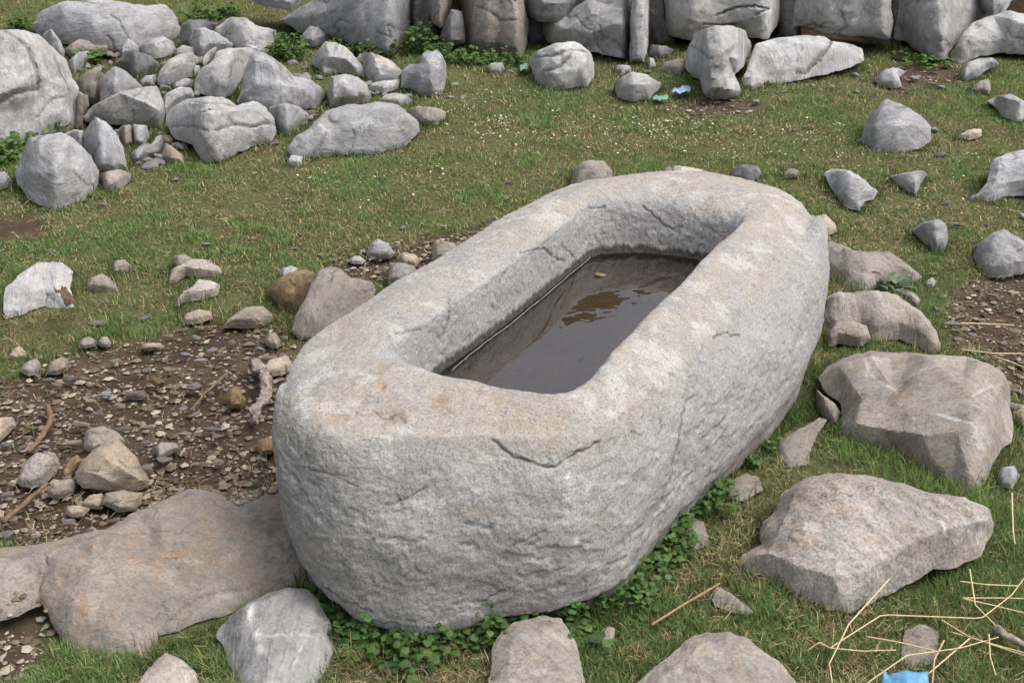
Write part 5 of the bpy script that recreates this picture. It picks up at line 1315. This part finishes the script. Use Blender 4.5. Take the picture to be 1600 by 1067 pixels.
def build_blades(XY, L, W, C, r_, lean=.55, z=None):
    n = len(XY)
    az = r_.uniform(0, 2 * math.pi, n)
    bend = np.abs(r_.normal(lean, .35, n))
    dx, dy = np.cos(az), np.sin(az)
    sx, sy = -dy, dx
    z0 = (ground_z(XY) - .003) if z is None else z
    pts = []
    for t, wf in ((0, 1.0), (.5, .85), (1, 0)):
        out = L * (bend * t * (.45 + .55 * t)) / (1 + .5 * bend)
        up = L * t * (1 - .28 * bend * t)
        up = np.maximum(up, .002 * t)
        cxp = XY[:, 0] + dx * out; cyp = XY[:, 1] + dy * out
        if wf:
            for s in (-1, 1):
                pts.append(np.column_stack([cxp + s * sx * W * wf / 2, cyp + s * sy * W * wf / 2, z0 + up]))
        else:
            pts.append(np.column_stack([cxp, cyp, z0 + up]))
    V = np.stack(pts, 1).reshape(-1, 3)
    b0 = (np.arange(n) * 5)[:, None]
    F = np.concatenate([b0 + np.array([[0, 1, 3]]), b0 + np.array([[0, 3, 2]]), b0 + np.array([[2, 3, 4]])])
    return V, F, np.repeat(C, 5, 0)

def grass_colors(n, r_, pat, pat2, dry0):
    gcol = np.array([.095, .142, .044]); g2 = np.array([.145, .182, .064]); g3 = np.array([.048, .115, .036]); dry = np.array([.36, .29, .165]); brn = np.array([.19, .135, .075])
    t = r_.random((n, 1))
    C = gcol * (1 - t) + np.where(r_.random((n, 1)) < .5, g2, g3) * t
    dp = np.clip(dry0 - .75 * pat - .22 * pat2, .03, .85)
    isd = r_.random(n) < dp
    C[isd] = np.where(r_.random((isd.sum(), 1)) < .6, dry, brn) * r_.uniform(.6, 1.1, (isd.sum(), 1))
    C = C * r_.uniform(.8, 1.75, (n, 1)) * np.clip(1.12 + .35 * pat + .25 * pat2, .6, 1.7)[:, None]
    return C, isd

VS, FS, CS = [], [], []
off = 0
for (n, seed, y0, y1, l0, l1, w0, w1, dry0, ln) in ((150000, 1, -40, 210, .014, .032, .0028, .0038, .30, .7), (160000, 2, 200, 430, .012, .028, .0020, .0030, .42, .8),
                                                (120000, 3, 420, 700, .014, .034, .0015, .0022, .27, .75), (170000, 4, 690, 1180, .014, .038, .0013, .0021, .27, .8), (60000, 5, -40, 900, .014, .034, .0026, .004, .27, .75)):
    XYb, pat, pat2, r_ = blades(n, seed, y0, y1, 0, 0, 0, seed == 5)
    k = len(XYb)
    C, isd = grass_colors(k, r_, pat, pat2, dry0)
    L = r_.uniform(l0, l1, k) * np.clip(1 + .6 * pat2, .4, 2.0)
    W = r_.uniform(w0, w1, k)
    lean = np.where(isd, 1.5, ln)
    V, F, Cv = build_blades(XYb, L, W, C, r_, lean)
    VS.append(V); FS.append(F + off); CS.append(Cv); off += len(V)
# longer, greener grass sheltered along stones and the trough foot
EDGE = []
for hl in FOOT:
    pxh, _ = project(np.column_stack([hl, np.zeros(len(hl))]))
    c_ = hl.mean(0)
    per = np.linalg.norm(np.roll(hl, -1, 0) - hl, axis=1)
    size = per.sum()
    m_ = int(np.clip(size * 520, 30, 1500))
    k = rng.choice(len(hl), m_, p=per / size)
    t = rng.random((m_, 1))
    q = hl[k] * (1 - t) + np.roll(hl, -1, 0)[k] * t
    dirn = q - c_; dirn /= np.linalg.norm(dirn, axis=1)[:, None] + 1e-9
    EDGE.append(q + dirn * np.abs(rng.normal(.012, .018, (m_, 1))))
EDGE = np.concatenate(EDGE)
near = [(470, 900), (520, 960), (620, 1000), (760, 985), (900, 960), (990, 930), (1060, 830), (1150, 740), (1250, 640), (1300, 560), (1330, 535)]
for a, b_ in zip(near[:-1], near[1:]):
    t = rng.random((900, 1))
    q = np.array(a) * (1 - t) + np.array(b_) * t + rng.normal(0, 14, (900, 2))
    EDGE = np.concatenate([EDGE, ground_at(q[:, 0], q[:, 1])[:, :2]])
ex = pnoise(np.column_stack([EDGE * 7, np.zeros(len(EDGE))]))
kk = (rng.random(len(EDGE)) > dirt_mask(EDGE) * .97) & (rng.random(len(EDGE)) < .55 + ex) & ~blocked(EDGE) & (EDGE[:, 1] > 1.2) & (EDGE[:, 1] < 9)
EDGE = EDGE[kk]; k = len(EDGE)
r_ = np.random.default_rng(99)
C, isd = grass_colors(k, r_, np.zeros(k), np.zeros(k), .16)
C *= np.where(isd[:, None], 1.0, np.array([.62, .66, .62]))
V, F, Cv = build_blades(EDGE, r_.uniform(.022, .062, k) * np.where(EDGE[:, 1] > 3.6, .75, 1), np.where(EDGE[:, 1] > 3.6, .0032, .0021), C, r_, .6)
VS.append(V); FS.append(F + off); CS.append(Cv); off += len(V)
me = new_mesh('grass', np.concatenate(VS), np.concatenate(FS))
set_col(me, 'tone', np.concatenate(CS))
M['grass'] = attr_material('grass blades', 'tone', .6, transl=.3, spec=.2)
o = link('grass', me, M['grass'])
o['kind'] = 'stuff'; o['label'] = 'short grazed green turf mixed with dry blades'

# dry straw litter lying flat
qs = np.column_stack([rng.uniform(-100, 1700, 9000), rng.uniform(60, 1150, 9000)])
XYs = ground_at(qs[:, 0], qs[:, 1])[:, :2]
XYs = XYs[(~blocked(XYs)) & (fbm(np.column_stack([XYs * 2.2, np.ones(len(XYs))]), 3) > -.15)]
n = len(XYs)
az = rng.uniform(0, 6.28, n); L = rng.uniform(.010, .036, n); W = rng.uniform(.0007, .0014, n) * np.where(XYs[:, 1] > 3.5, 2.0, 1)
z0 = ground_z(XYs) + rng.uniform(.004, .018, n)
dx, dy = np.cos(az), np.sin(az)
tl = rng.uniform(-.25, .25, n)
pts = []
for t in (-.5, 0, .5):
    for s in (-1, 1):
        cv_ = tl * .35 * L * (1 - 4 * t * t)
        pts.append(np.column_stack([XYs[:, 0] + dx * L * t - dy * (s * W / 2 + cv_), XYs[:, 1] + dy * L * t + dx * (s * W / 2 + cv_), z0 + tl * L * t + .001]))
V = np.stack(pts, 1).reshape(-1, 3)
b0 = (np.arange(n) * 6)[:, None]
F = np.concatenate([b0 + np.array([[0, 1, 3, 2]]), b0 + np.array([[2, 3, 5, 4]])])
me = new_mesh('straw_litter', V, F)
st = np.array([.42, .34, .20]) * rng.uniform(.45, 1.1, (n, 1)) * np.where(rng.random((n, 1)) < .3, [[.7, .6, .5]], [[1, 1, 1]])
set_col(me, 'tone', np.repeat(st, 6, 0))
o = link('straw_litter', me, attr_material('dry straw litter', 'tone', .75))
o['kind'] = 'stuff'; o['label'] = 'bits of dry straw lying all over the turf'

# daisies, far too many and too small to count
dp = []
for pl, nn in (([(680, 150), (850, 140), (960, 165), (1060, 180), (1180, 190), (1330, 190), (1340, 255), (1200, 258), (1000, 250), (880, 240), (720, 240), (680, 200)], 520), ([(430, 270), (640, 250), (760, 270), (560, 340), (440, 330)], 60),
               ([(1340, 250), (1600, 200), (1600, 340), (1340, 340)], 60), ([(1000, 190), (1110, 190), (1120, 220), (1010, 225)], 90), ([(760, 185), (800, 185), (800, 215), (760, 215)], 45)):
    Q = scatter_in(pl, nn * 2)
    dp.append(Q[pnoise(np.column_stack([Q / 33.0, np.zeros(len(Q))])) > -.12][:nn])
dp = np.concatenate(dp)
XYd = ground_at(dp[:, 0], dp[:, 1])[:, :2]
XYd = XYd[~blocked(XYd)]
n = len(XYd)
r = rng.uniform(.0024, .0046, n); hz = ground_z(XYd) + rng.uniform(.014, .03, n)
tx, ty = rng.normal(0, .35, n), rng.normal(-.25, .35, n)
ang = np.linspace(0, 2 * math.pi, 8, endpoint=False)
pv = [np.column_stack([XYd, hz + .0015])]
for a in ang:
    ox, oy = r * math.cos(a), r * math.sin(a)
    pv.append(np.column_stack([XYd[:, 0] + ox, XYd[:, 1] + oy, hz + tx * ox + ty * oy]))
V = np.stack(pv, 1).reshape(-1, 3)
b0 = (np.arange(n) * 9)[:, None]
F = np.concatenate([b0 + np.array([[0, 1 + i, 1 + (i + 1) % 8]]) for i in range(8)])
me = new_mesh('daisies', V, F)
cw = np.tile(np.array([[.75, .74, .66]]), (n * 9, 1)); cw[::9] = (.7, .6, .2)
set_col(me, 'tone', cw)
o = link('daisies', me, attr_material('daisy petals', 'tone', .6, transl=.2))
o['kind'] = 'stuff'; o['label'] = 'tiny white daisies sprinkled over the turf'

# ------------------------------------------------------------------ leafy weeds
def leaf_geometry(base, tip_dir, nrm, L, W, r_):
    """one folded oval leaf: 8 vertices"""
    side = np.cross(tip_dir, nrm); side /= np.linalg.norm(side) + 1e-9
    out = [base]
    for t, wf in ((.3, .42), (.62, .5), (.85, .3)):
        mid = base + tip_dir * L * t - nrm * L * .18 * t * t
        out += [mid + side * W * wf + nrm * W * .14, mid - side * W * wf + nrm * W * .14]
    out.append(base + tip_dir * L - nrm * L * .2)
    return out
LEAF_F = np.array([(0, 2, 1), (1, 2, 4), (1, 4, 3), (3, 4, 6), (3, 6, 5), (5, 6, 7)])
M['leaf'] = attr_material('weed leaves', 'tone', .5, transl=.3, spec=.35)
M['stem'] = plain_material('weed stems', (.07, .11, .035), .6)

def weed_parts(cen, rad, hgt, n, lsize, seed, narrow=.75, tone=(.075, .15, .036)):
    r_ = np.random.default_rng(seed)
    V, C, SV, SF = [], [], [], []
    ns = max(4, n // 9)
    for s in range(ns):
        a = r_.uniform(0, 6.28); q = rad * math.sqrt(r_.random())
        foot = np.array([q * math.cos(a) * .6, q * math.sin(a) * .6, -.005])
        top = np.array([q * math.cos(a) * 1.1, q * math.sin(a) * 1.1, hgt * r_.uniform(.45, 1.0) * (1 - .45 * (q / rad) ** 2)])
        w = .0016
        b = len(SV)
        for pnt in (foot, (foot + top) / 2 + r_.normal(0, .006, 3), top):
            SV += [pnt + [w, 0, 0], pnt + [-w / 2, w * .87, 0], pnt + [-w / 2, -w * .87, 0]]
        for lv in (0, 1):
            for i in range(3):
                SF.append((b + lv * 3 + i, b + lv * 3 + (i + 1) % 3, b + lv * 3 + 3 + (i + 1) % 3, b + lv * 3 + 3 + i))
        for j in range(max(3, n // ns)):
            t = r_.uniform(.3, 1.0)
            pos = foot + (top - foot) * t + r_.normal(0, .008, 3)
            az = r_.uniform(0, 6.28); el = r_.uniform(-.15, .75)
            td = np.array([math.cos(az) * math.cos(el), math.sin(az) * math.cos(el), math.sin(el)])
            up = np.array([0, 0, 1.]) - td * td[2] + r_.normal(0, .25, 3)
            up -= td * (up @ td); up /= np.linalg.norm(up)
            L = lsize * r_.uniform(.7, 1.5)
            V += leaf_geometry(pos, td, up, L, L * narrow, r_)
            c = np.array(tone) * r_.uniform(.65, 1.5) * np.array([r_.uniform(.85, 1.4), 1, 1])
            C += [c] * 8
    n_ = len(V) // 8
    F = (LEAF_F[None] + (np.arange(n_) * 8)[:, None, None]).reshape(-1, 3)
    return np.array(V), F, np.array(C), np.array(SV), np.array(SF)

def weed(px_, py_, rpx, hpx, n, lpx, label, seed, group=None, name='leafy_weed', narrow=.75, tone=(.075, .15, .036)):
    G = ground_at(px_, py_)
    s = np.linalg.norm(G - CAM) / FPX
    V, F, C, SV, SF = weed_parts(G, rpx * s, hpx * s, n, lpx * s, seed, narrow, tone)
    e = link(name, None, None, (G[0], G[1], 0)); e.empty_display_size = .05
    me = new_mesh('foliage', V, F); set_col(me, 'tone', C)
    link('foliage', me, M['leaf'], (0, 0, 0), e)
    link('stem', new_mesh('stem', SV, SF), M['stem'], (0, 0, 0), e)
    tag(e, label, 'weed', group)

WG = 'leafy weeds among the boulders'
for i, (a, b_, rr_, hh, n, ls, lab) in enumerate([
        (455, 92, 30, 40, 260, 7, 'leafy green weed below the pale flat-topped block'), (440, 74, 22, 26, 130, 7, 'low weed clump behind the dark wedge-shaped stone'),
        (545, 84, 34, 26, 200, 6, 'weed clump in front of the large round boulder'), (590, 90, 26, 38, 200, 6, 'upright weed against the right side of the large round boulder'),
        (655, 84, 24, 62, 260, 7, 'tall weed filling the gap right of the large round boulder'), (690, 100, 34, 36, 300, 6, 'dense weed behind the notched-top upright rock'),
        (742, 98, 34, 26, 260, 6, 'weed clump at the left foot of the beige wall block'), (795, 100, 30, 22, 200, 6, 'weed clump at the right foot of the beige wall block'),
        (20, 240, 40, 34, 240, 8, 'weed under the ledge of the massive whitish boulder'), (85, 212, 26, 22, 130, 7, 'weed between massive boulder and big leaning boulder'),
        (312, 34, 22, 34, 150, 7, 'weed right of the long smooth dark boulder'), (355, 26, 20, 20, 90, 7, 'small weed above the pale flat-topped block'),
        (152, 96, 20, 24, 40, 12, 'grassy tuft in the hollow of the stone heap'), (40, 48, 24, 26, 110, 7, 'weed behind the massive whitish boulder at far left'),
        (540, 78, 16, 20, 70, 6, 'little weed above the small pale rock'), (1440, 100, 40, 14, 120, 7, 'low weed under the grey wedge-shaped wall boulder'), (10, 255, 30, 20, 120, 8, 'weed at the left edge beside big leaning boulder')]):
    weed(a, b_, rr_, hh, n, ls, lab, 300 + i, WG)
weed(1385, 450, 26, 26, 34, 24, 'grey green thistle rosette beside the flat brown slab', 340, None, 'thistle', .34, (.085, .15, .085))

# clover and nettle carpet along the trough foot
V_, F_, C_ = [], [], []
off = 0
path = [(500, 925), (560, 975), (640, 1000), (740, 990), (830, 968), (920, 955), (985, 925), (1030, 865), (1060, 820), (1100, 780), (1150, 725), (1195, 680)]
segn = list(zip(path[:-1], path[1:]))
r_ = np.random.default_rng(77)
for (a, b_) in segn:
    for _ in range(7):
        t = r_.random()
        q = np.array(a) * (1 - t) + np.array(b_) * t + np.array([r_.normal(6, 13), r_.normal(4, 11)])
        G = ground_at(q[0], q[1])
        if blocked(G[None, :2])[0]:
            continue
        V, F, C, SV, SF = weed_parts(G, .035, r_.uniform(.035, .075), int(r_.integers(24, 52)), .013, int(r_.integers(1e6)), .95, (.06, .13, .032))
        V_.append(V + np.array([G[0], G[1], 0])); F_.append(F + off); C_.append(C); off += len(V)
for (a, b_, k) in [(620, 1030, 6), (690, 1040, 5), (560, 1000, 5), (900, 985, 3), (930, 1000, 2), (830, 1000, 1)]:
    for _ in range(k):
        q = np.array([a, b_]) + r_.normal(0, 20, 2)
        G = ground_at(q[0], q[1])
        V, F, C, SV, SF = weed_parts(G, .03, .03, 18, .015, int(r_.integers(1e6)), .95, (.05, .11, .028))
        V_.append(V + np.array([G[0], G[1], 0])); F_.append(F + off); C_.append(C); off += len(V)
me = new_mesh('clover', np.concatenate(V_), np.concatenate(F_)); set_col(me, 'tone', np.concatenate(C_))
o = link('clover', me, M['leaf']); o['kind'] = 'stuff'; o['label'] = 'round-leaved green ground cover along the foot of the trough'

# ------------------------------------------------------------------ stalks, twigs, root
def tube(pts3, rad, nseg=6, wob=0.0, seed=0, taper=.6):
    pts3 = np.array(pts3, float)
    t = np.linspace(0, 1, len(pts3))
    m_ = max(8, len(pts3) * 7)
    tt = np.linspace(0, 1, m_)
    C = np.column_stack([np.interp(tt, t, pts3[:, k]) for k in range(3)])
    d = np.gradient(C, axis=0); d /= np.linalg.norm(d, axis=1)[:, None]
    up = np.array([0, 0, 1.0])
    s = np.cross(d, up); s /= np.linalg.norm(s, axis=1)[:, None] + 1e-9
    u = np.cross(s, d)
    a = np.linspace(0, 2 * math.pi, nseg, endpoint=False)
    rr = rad * (1 - (1 - taper) * tt)
    V = (C[:, None] + rr[:, None, None] * (np.cos(a)[None, :, None] * s[:, None] + np.sin(a)[None, :, None] * u[:, None]))
    V = V.reshape(-1, 3)
    if wob:
        V += wob * np.column_stack([fbm(V * 40 + seed + k * 9, 3) for k in range(3)])
    i = np.arange(m_ * nseg).reshape(m_, nseg)
    F4 = np.stack([i[:-1], np.roll(i, -1, 1)[:-1], np.roll(i, -1, 1)[1:], i[1:]], -1).reshape(-1, 4)
    caps = [(i[0, 0], i[0, k + 1], i[0, k]) for k in range(1, nseg - 1)] + [(i[-1, 0], i[-1, k], i[-1, k + 1]) for k in range(1, nseg - 1)]
    return V, [F4, np.array(caps)]

def stalk(name, pxl, rad_px, mat, label, cat, z=.02, group=None, nseg=6, wob=0, taper=.7):
    A = np.array(pxl, float)
    zz = A[:, 2] if A.shape[1] > 2 else np.full(len(A), z)
    W = ground_at(A[:, 0], A[:, 1], zz)
    r_ = rad_px * np.linalg.norm(W[0] - CAM) / FPX
    V, F = tube(W, r_, nseg, wob, int(A[0, 0]), taper)
    org = np.array([W[0, 0], W[0, 1], 0])
    return tag(link(name, new_mesh(name, V - org, F), mat, org), label, cat, group)

M['stalk'] = plain_material('dry straw stalk', (.55, .44, .26), .6, 120, .15, bump=.1)
M['twig'] = plain_material('brown bark', (.16, .11, .07), .85, 90, .45, bump=.8)
M['redtwig'] = plain_material('reddish dry stem', (.33, .18, .11), .7, 90, .3)
M['root'] = plain_material('weathered root wood', (.27, .23, .20), .9, 45, .6, bump=1.0)
SG = 'dry stalks at lower right'
for pl, lab in [
        ([(1390, 904, .05), (1326, 975, .05), (1296, 1036, .03), (1302, 1080, .02)], 'long bent dry stalk reaching up to the rough pale slab'),
        ([(1297, 1012, .03), (1320, 997, .035), (1378, 960, .05), (1533, 966, .05), (1580, 930, .05), (1610, 890, .05)], 'longest dry stalk with two kinks across lower right grass'),
        ([(1515, 889, .06), (1524, 945, .05), (1556, 977, .04)], 'dry stalk rising steeply at lower right near the grey stick'),
        ([(1505, 935, .03), (1550, 945, .035), (1620, 962, .04)], 'lower of two dry stalks starting together at right edge'), ([(1503, 934, .03), (1560, 934, .04), (1620, 935, .05)], 'upper of two dry stalks starting together at right edge'),
        ([(1469, 967, .02), (1515, 995, .03), (1620, 1030, .04)], 'dry stalk sloping down to the right edge, left of its pair'), ([(1485, 987, .02), (1530, 1000, .03), (1620, 1025, .045)], 'dry stalk sloping down to the right edge, right of its pair'),
        ([(1353, 1068, .02), (1416, 1024, .04), (1500, 1012, .04), (1560, 995, .04)], 'kinked dry stalk passing over the flat brown stone'), ([(1515, 997, .04), (1453, 1050, .03), (1436, 1058, .02)], 'dry stalk running down to the blue scrap'),
        ([(1353, 994, .02), (1400, 1002, .03), (1460, 1016, .03)], 'thin dry stalk just above the flat brown stone'), ([(1260, 1017, .01), (1280, 1003, .03), (1297, 1012, .03), (1350, 1017, .02), (1400, 1015, .02)], 'curled dry stalk lying left of the others'),
        ([(1475, 1000, .05), (1460, 1030, .03), (1456, 1075, .02)], 'short dry stalk standing beside the blue scrap'), ([(1545, 990, .05), (1547, 1025, .03), (1556, 1055, .02)], 'short upright dry stalk left of the right edge bottom'),
        ([(1581, 770, .04), (1583, 830, .04), (1586, 850, .03)], 'single upright dry stalk right of the rough pale slab'), ([(1500, 908, .02), (1540, 913, .025), (1590, 915, .02)], 'flat dry stalk below the right end of rough slab'),
        ([(1500, 505, .02), (1540, 506, .02), (1585, 508, .02)], 'dry stalk lying on the bare soil at right'), ([(1502, 546, .02), (1550, 552, .03), (1620, 553, .03)], 'dry stalk above the big flat-topped slab'),
        ([(1550, 556, .02), (1580, 566, .03), (1620, 582, .03)], 'dry stalk behind the right corner of the flat-topped slab')]:
    stalk('dry_stalk', pl, 1.25, M['stalk'], lab, 'stalk', group=SG)
stalk('twig', [(1018, 976, .012), (1070, 943, .02), (1125, 911, .03)], 2.2, M['redtwig'], 'straight reddish twig on the grass right of the trough', 'twig', nseg=8)
stalk('twig', [(74, 634, .02), (80, 655, .02), (66, 680, .015), (44, 706, .01)], 4.6, M['twig'], 'crooked brown branch on the gravel above the whitish stone', 'twig', nseg=9, wob=.003)
stalk('twig', [(4, 815, .012), (40, 785, .015), (74, 755, .02)], 4.2, M['twig'], 'straight brown stick pointing at the whitish stone', 'twig', nseg=9, wob=.002)
stalk('twig', [(357, 582, .02), (320, 615, .015), (298, 641, .01)], 2.4, M['twig'], 'thin twig across the middle of the gravel', 'twig', nseg=7, wob=.002)
stalk('twig', [(1556, 982, .02), (1578, 997, .03), (1620, 1016, .04)], 7, M['root'], 'thick grey stick end at the bottom right edge', 'twig', nseg=10, wob=.004)
stalk('twig', [(1570, 634, .02), (1620, 642, .03)], 6, M['root'], 'grey stick at the right edge beside flat-topped slab', 'twig', nseg=9, wob=.004)
A = np.array([(397, 568), (410, 582), (417, 602), (411, 624), (403, 642), (398, 658)], float)
W = ground_at(A[:, 0], A[:, 1], np.array([.015, .03, .035, .03, .025, .012]))
V, F = tube(W, .0135, 26, 0, 3, .75)
V = V + .010 * np.column_stack([fbm(V * 28 + 3 + 9 * k, 3) for k in range(3)]) + .006 * np.column_stack([fbm(V * 90 + 5 + 9 * k, 3) for k in range(3)])
org = np.array([W[0, 0], W[0, 1], 0])
tag(link('root', new_mesh('root', V - org, F), M['root'], org), 'gnarled weathered piece of root wood beside the trough left end', 'root')

# ------------------------------------------------------------------ dead leaf, litter, debris in the water
def sheet(name, outl, z0, crumple, thick, mat, label, cat, up=None, seed=1, fr=30.0):
    poly = np.array(outl, float)
    lo, hi = poly.min(0), poly.max(0)
    sp = max(1.2, (hi - lo).max() / 26)
    X, Y = np.meshgrid(np.arange(lo[0], hi[0], sp), np.arange(lo[1], hi[1], sp))
    Q = np.column_stack([X.ravel(), Y.ravel()]); Q = Q[in_poly(Q[:, 0], Q[:, 1], poly)]
    rg = []
    for k in range(len(poly)):
        a, b_ = poly[k], poly[(k + 1) % len(poly)]
        m_ = max(1, int(np.hypot(*(b_ - a)) / sp))
        rg += [a + (b_ - a) * j / m_ for j in range(m_)]
    rg = np.array(rg); Q = Q[dist_poly(Q, rg) > sp * .5]
    al = np.concatenate([rg, Q])
    r = delaunay_2d_cdt([Vector(x) for x in al], [(i, (i + 1) % len(rg)) for i in range(len(rg))], [], 1, 1e-6)
    vv = np.array([tuple(x) for x in r[0]]); F = np.array([f for f in r[2] if len(f) == 3])
    P = ground_at(vv[:, 0], vv[:, 1], z0)
    nz = fbm(P * fr + seed, 3, .6, True)
    P[:, 2] += crumple * nz
    me = new_mesh(name, P - P[0], F)
    o = link(name, me, mat, P[0])
    so_ = o.modifiers.new('thickness', 'SOLIDIFY'); so_.thickness = thick
    return tag(o, label, cat)

M['leafb'] = plain_material('dead brown leaf', (.11, .075, .05), .8, 80, .4)
M['blue'] = plain_material('faded blue plastic', (.085, .25, .41), .5, 40, .2, spec=.5)
M['bluew'] = plain_material('blue and white wrapper', (.33, .45, .68), .4, 60, .6, spec=.5)
M['green'] = plain_material('pale green plastic', (.16, .30, .24), .4, 50, .3, spec=.5)
sheet('dead_leaf', [(85, 455), (92, 459), (98, 453), (105, 455), (107, 462), (113, 466), (118, 478), (110, 483), (101, 477), (95, 464), (88, 462)], .095, .010, .001, M['leafb'], 'dead brown curled leaf lying on the whitish flat boulder', 'leaf', seed=4)
sheet('plastic_scrap', [(1380, 1051), (1388, 1056), (1410, 1054), (1448, 1056), (1452, 1072), (1440, 1090), (1395, 1092), (1376, 1080)], .03, .007, .001, M['blue'], 'crumpled light blue plastic scrap at the bottom edge', 'litter', seed=7, fr=14.0)
sheet('wrapper', [(1049, 147), (1056, 142), (1066, 139), (1079, 141), (1078, 146), (1066, 150), (1055, 149)], .02, .012, .001, M['bluew'], 'small blue and white crumpled wrapper in front of the wall', 'litter', seed=9)
sheet('plastic_scrap', [(1019, 154), (1028, 151), (1043, 152), (1044, 157), (1030, 160), (1021, 159)], .015, .008, .001, M['green'], 'pale green plastic scrap beside the pyramid-shaped rock', 'litter', seed=11)
sheet('plastic_scrap', [(812, 104), (824, 103), (825, 111), (813, 113)], .02, .008, .001, M['green'], 'tiny greenish scrap left of the free blocky boulder', 'litter', seed=13)
A = np.array([(706, 578), (735, 553), (762, 531), (800, 504), (826, 483), (850, 463), (874, 443), (895, 424), (915, 408), (928, 397)], float)
A = A + np.column_stack([np.zeros(len(A)), rs.normal(0, 1.2, len(A))])
V, F = tube(ground_at(A[:, 0], A[:, 1], ZW + .0005), .0007, 6, .0012, 5, .9)
link('scum_line', new_mesh('scum_line', V, F), plain_material('dry scum', (.34, .32, .29), .9), (0, 0, 0), wo_)
W = ground_at(936, 430, ZW)
Vp = np.array([v.co[:] for v in PEB['brown'][2].vertices]); Fp = np.array([p_.vertices[:] for p_ in PEB['brown'][2].polygons])
me = new_mesh('floating_debris', Vp * np.array([.019, .012, .006]), Fp)
tag(link('floating_debris', me, M['brown'], (W[0], W[1], ZW + .002)), 'small brown chip of debris at the water surface in the trough', 'debris')
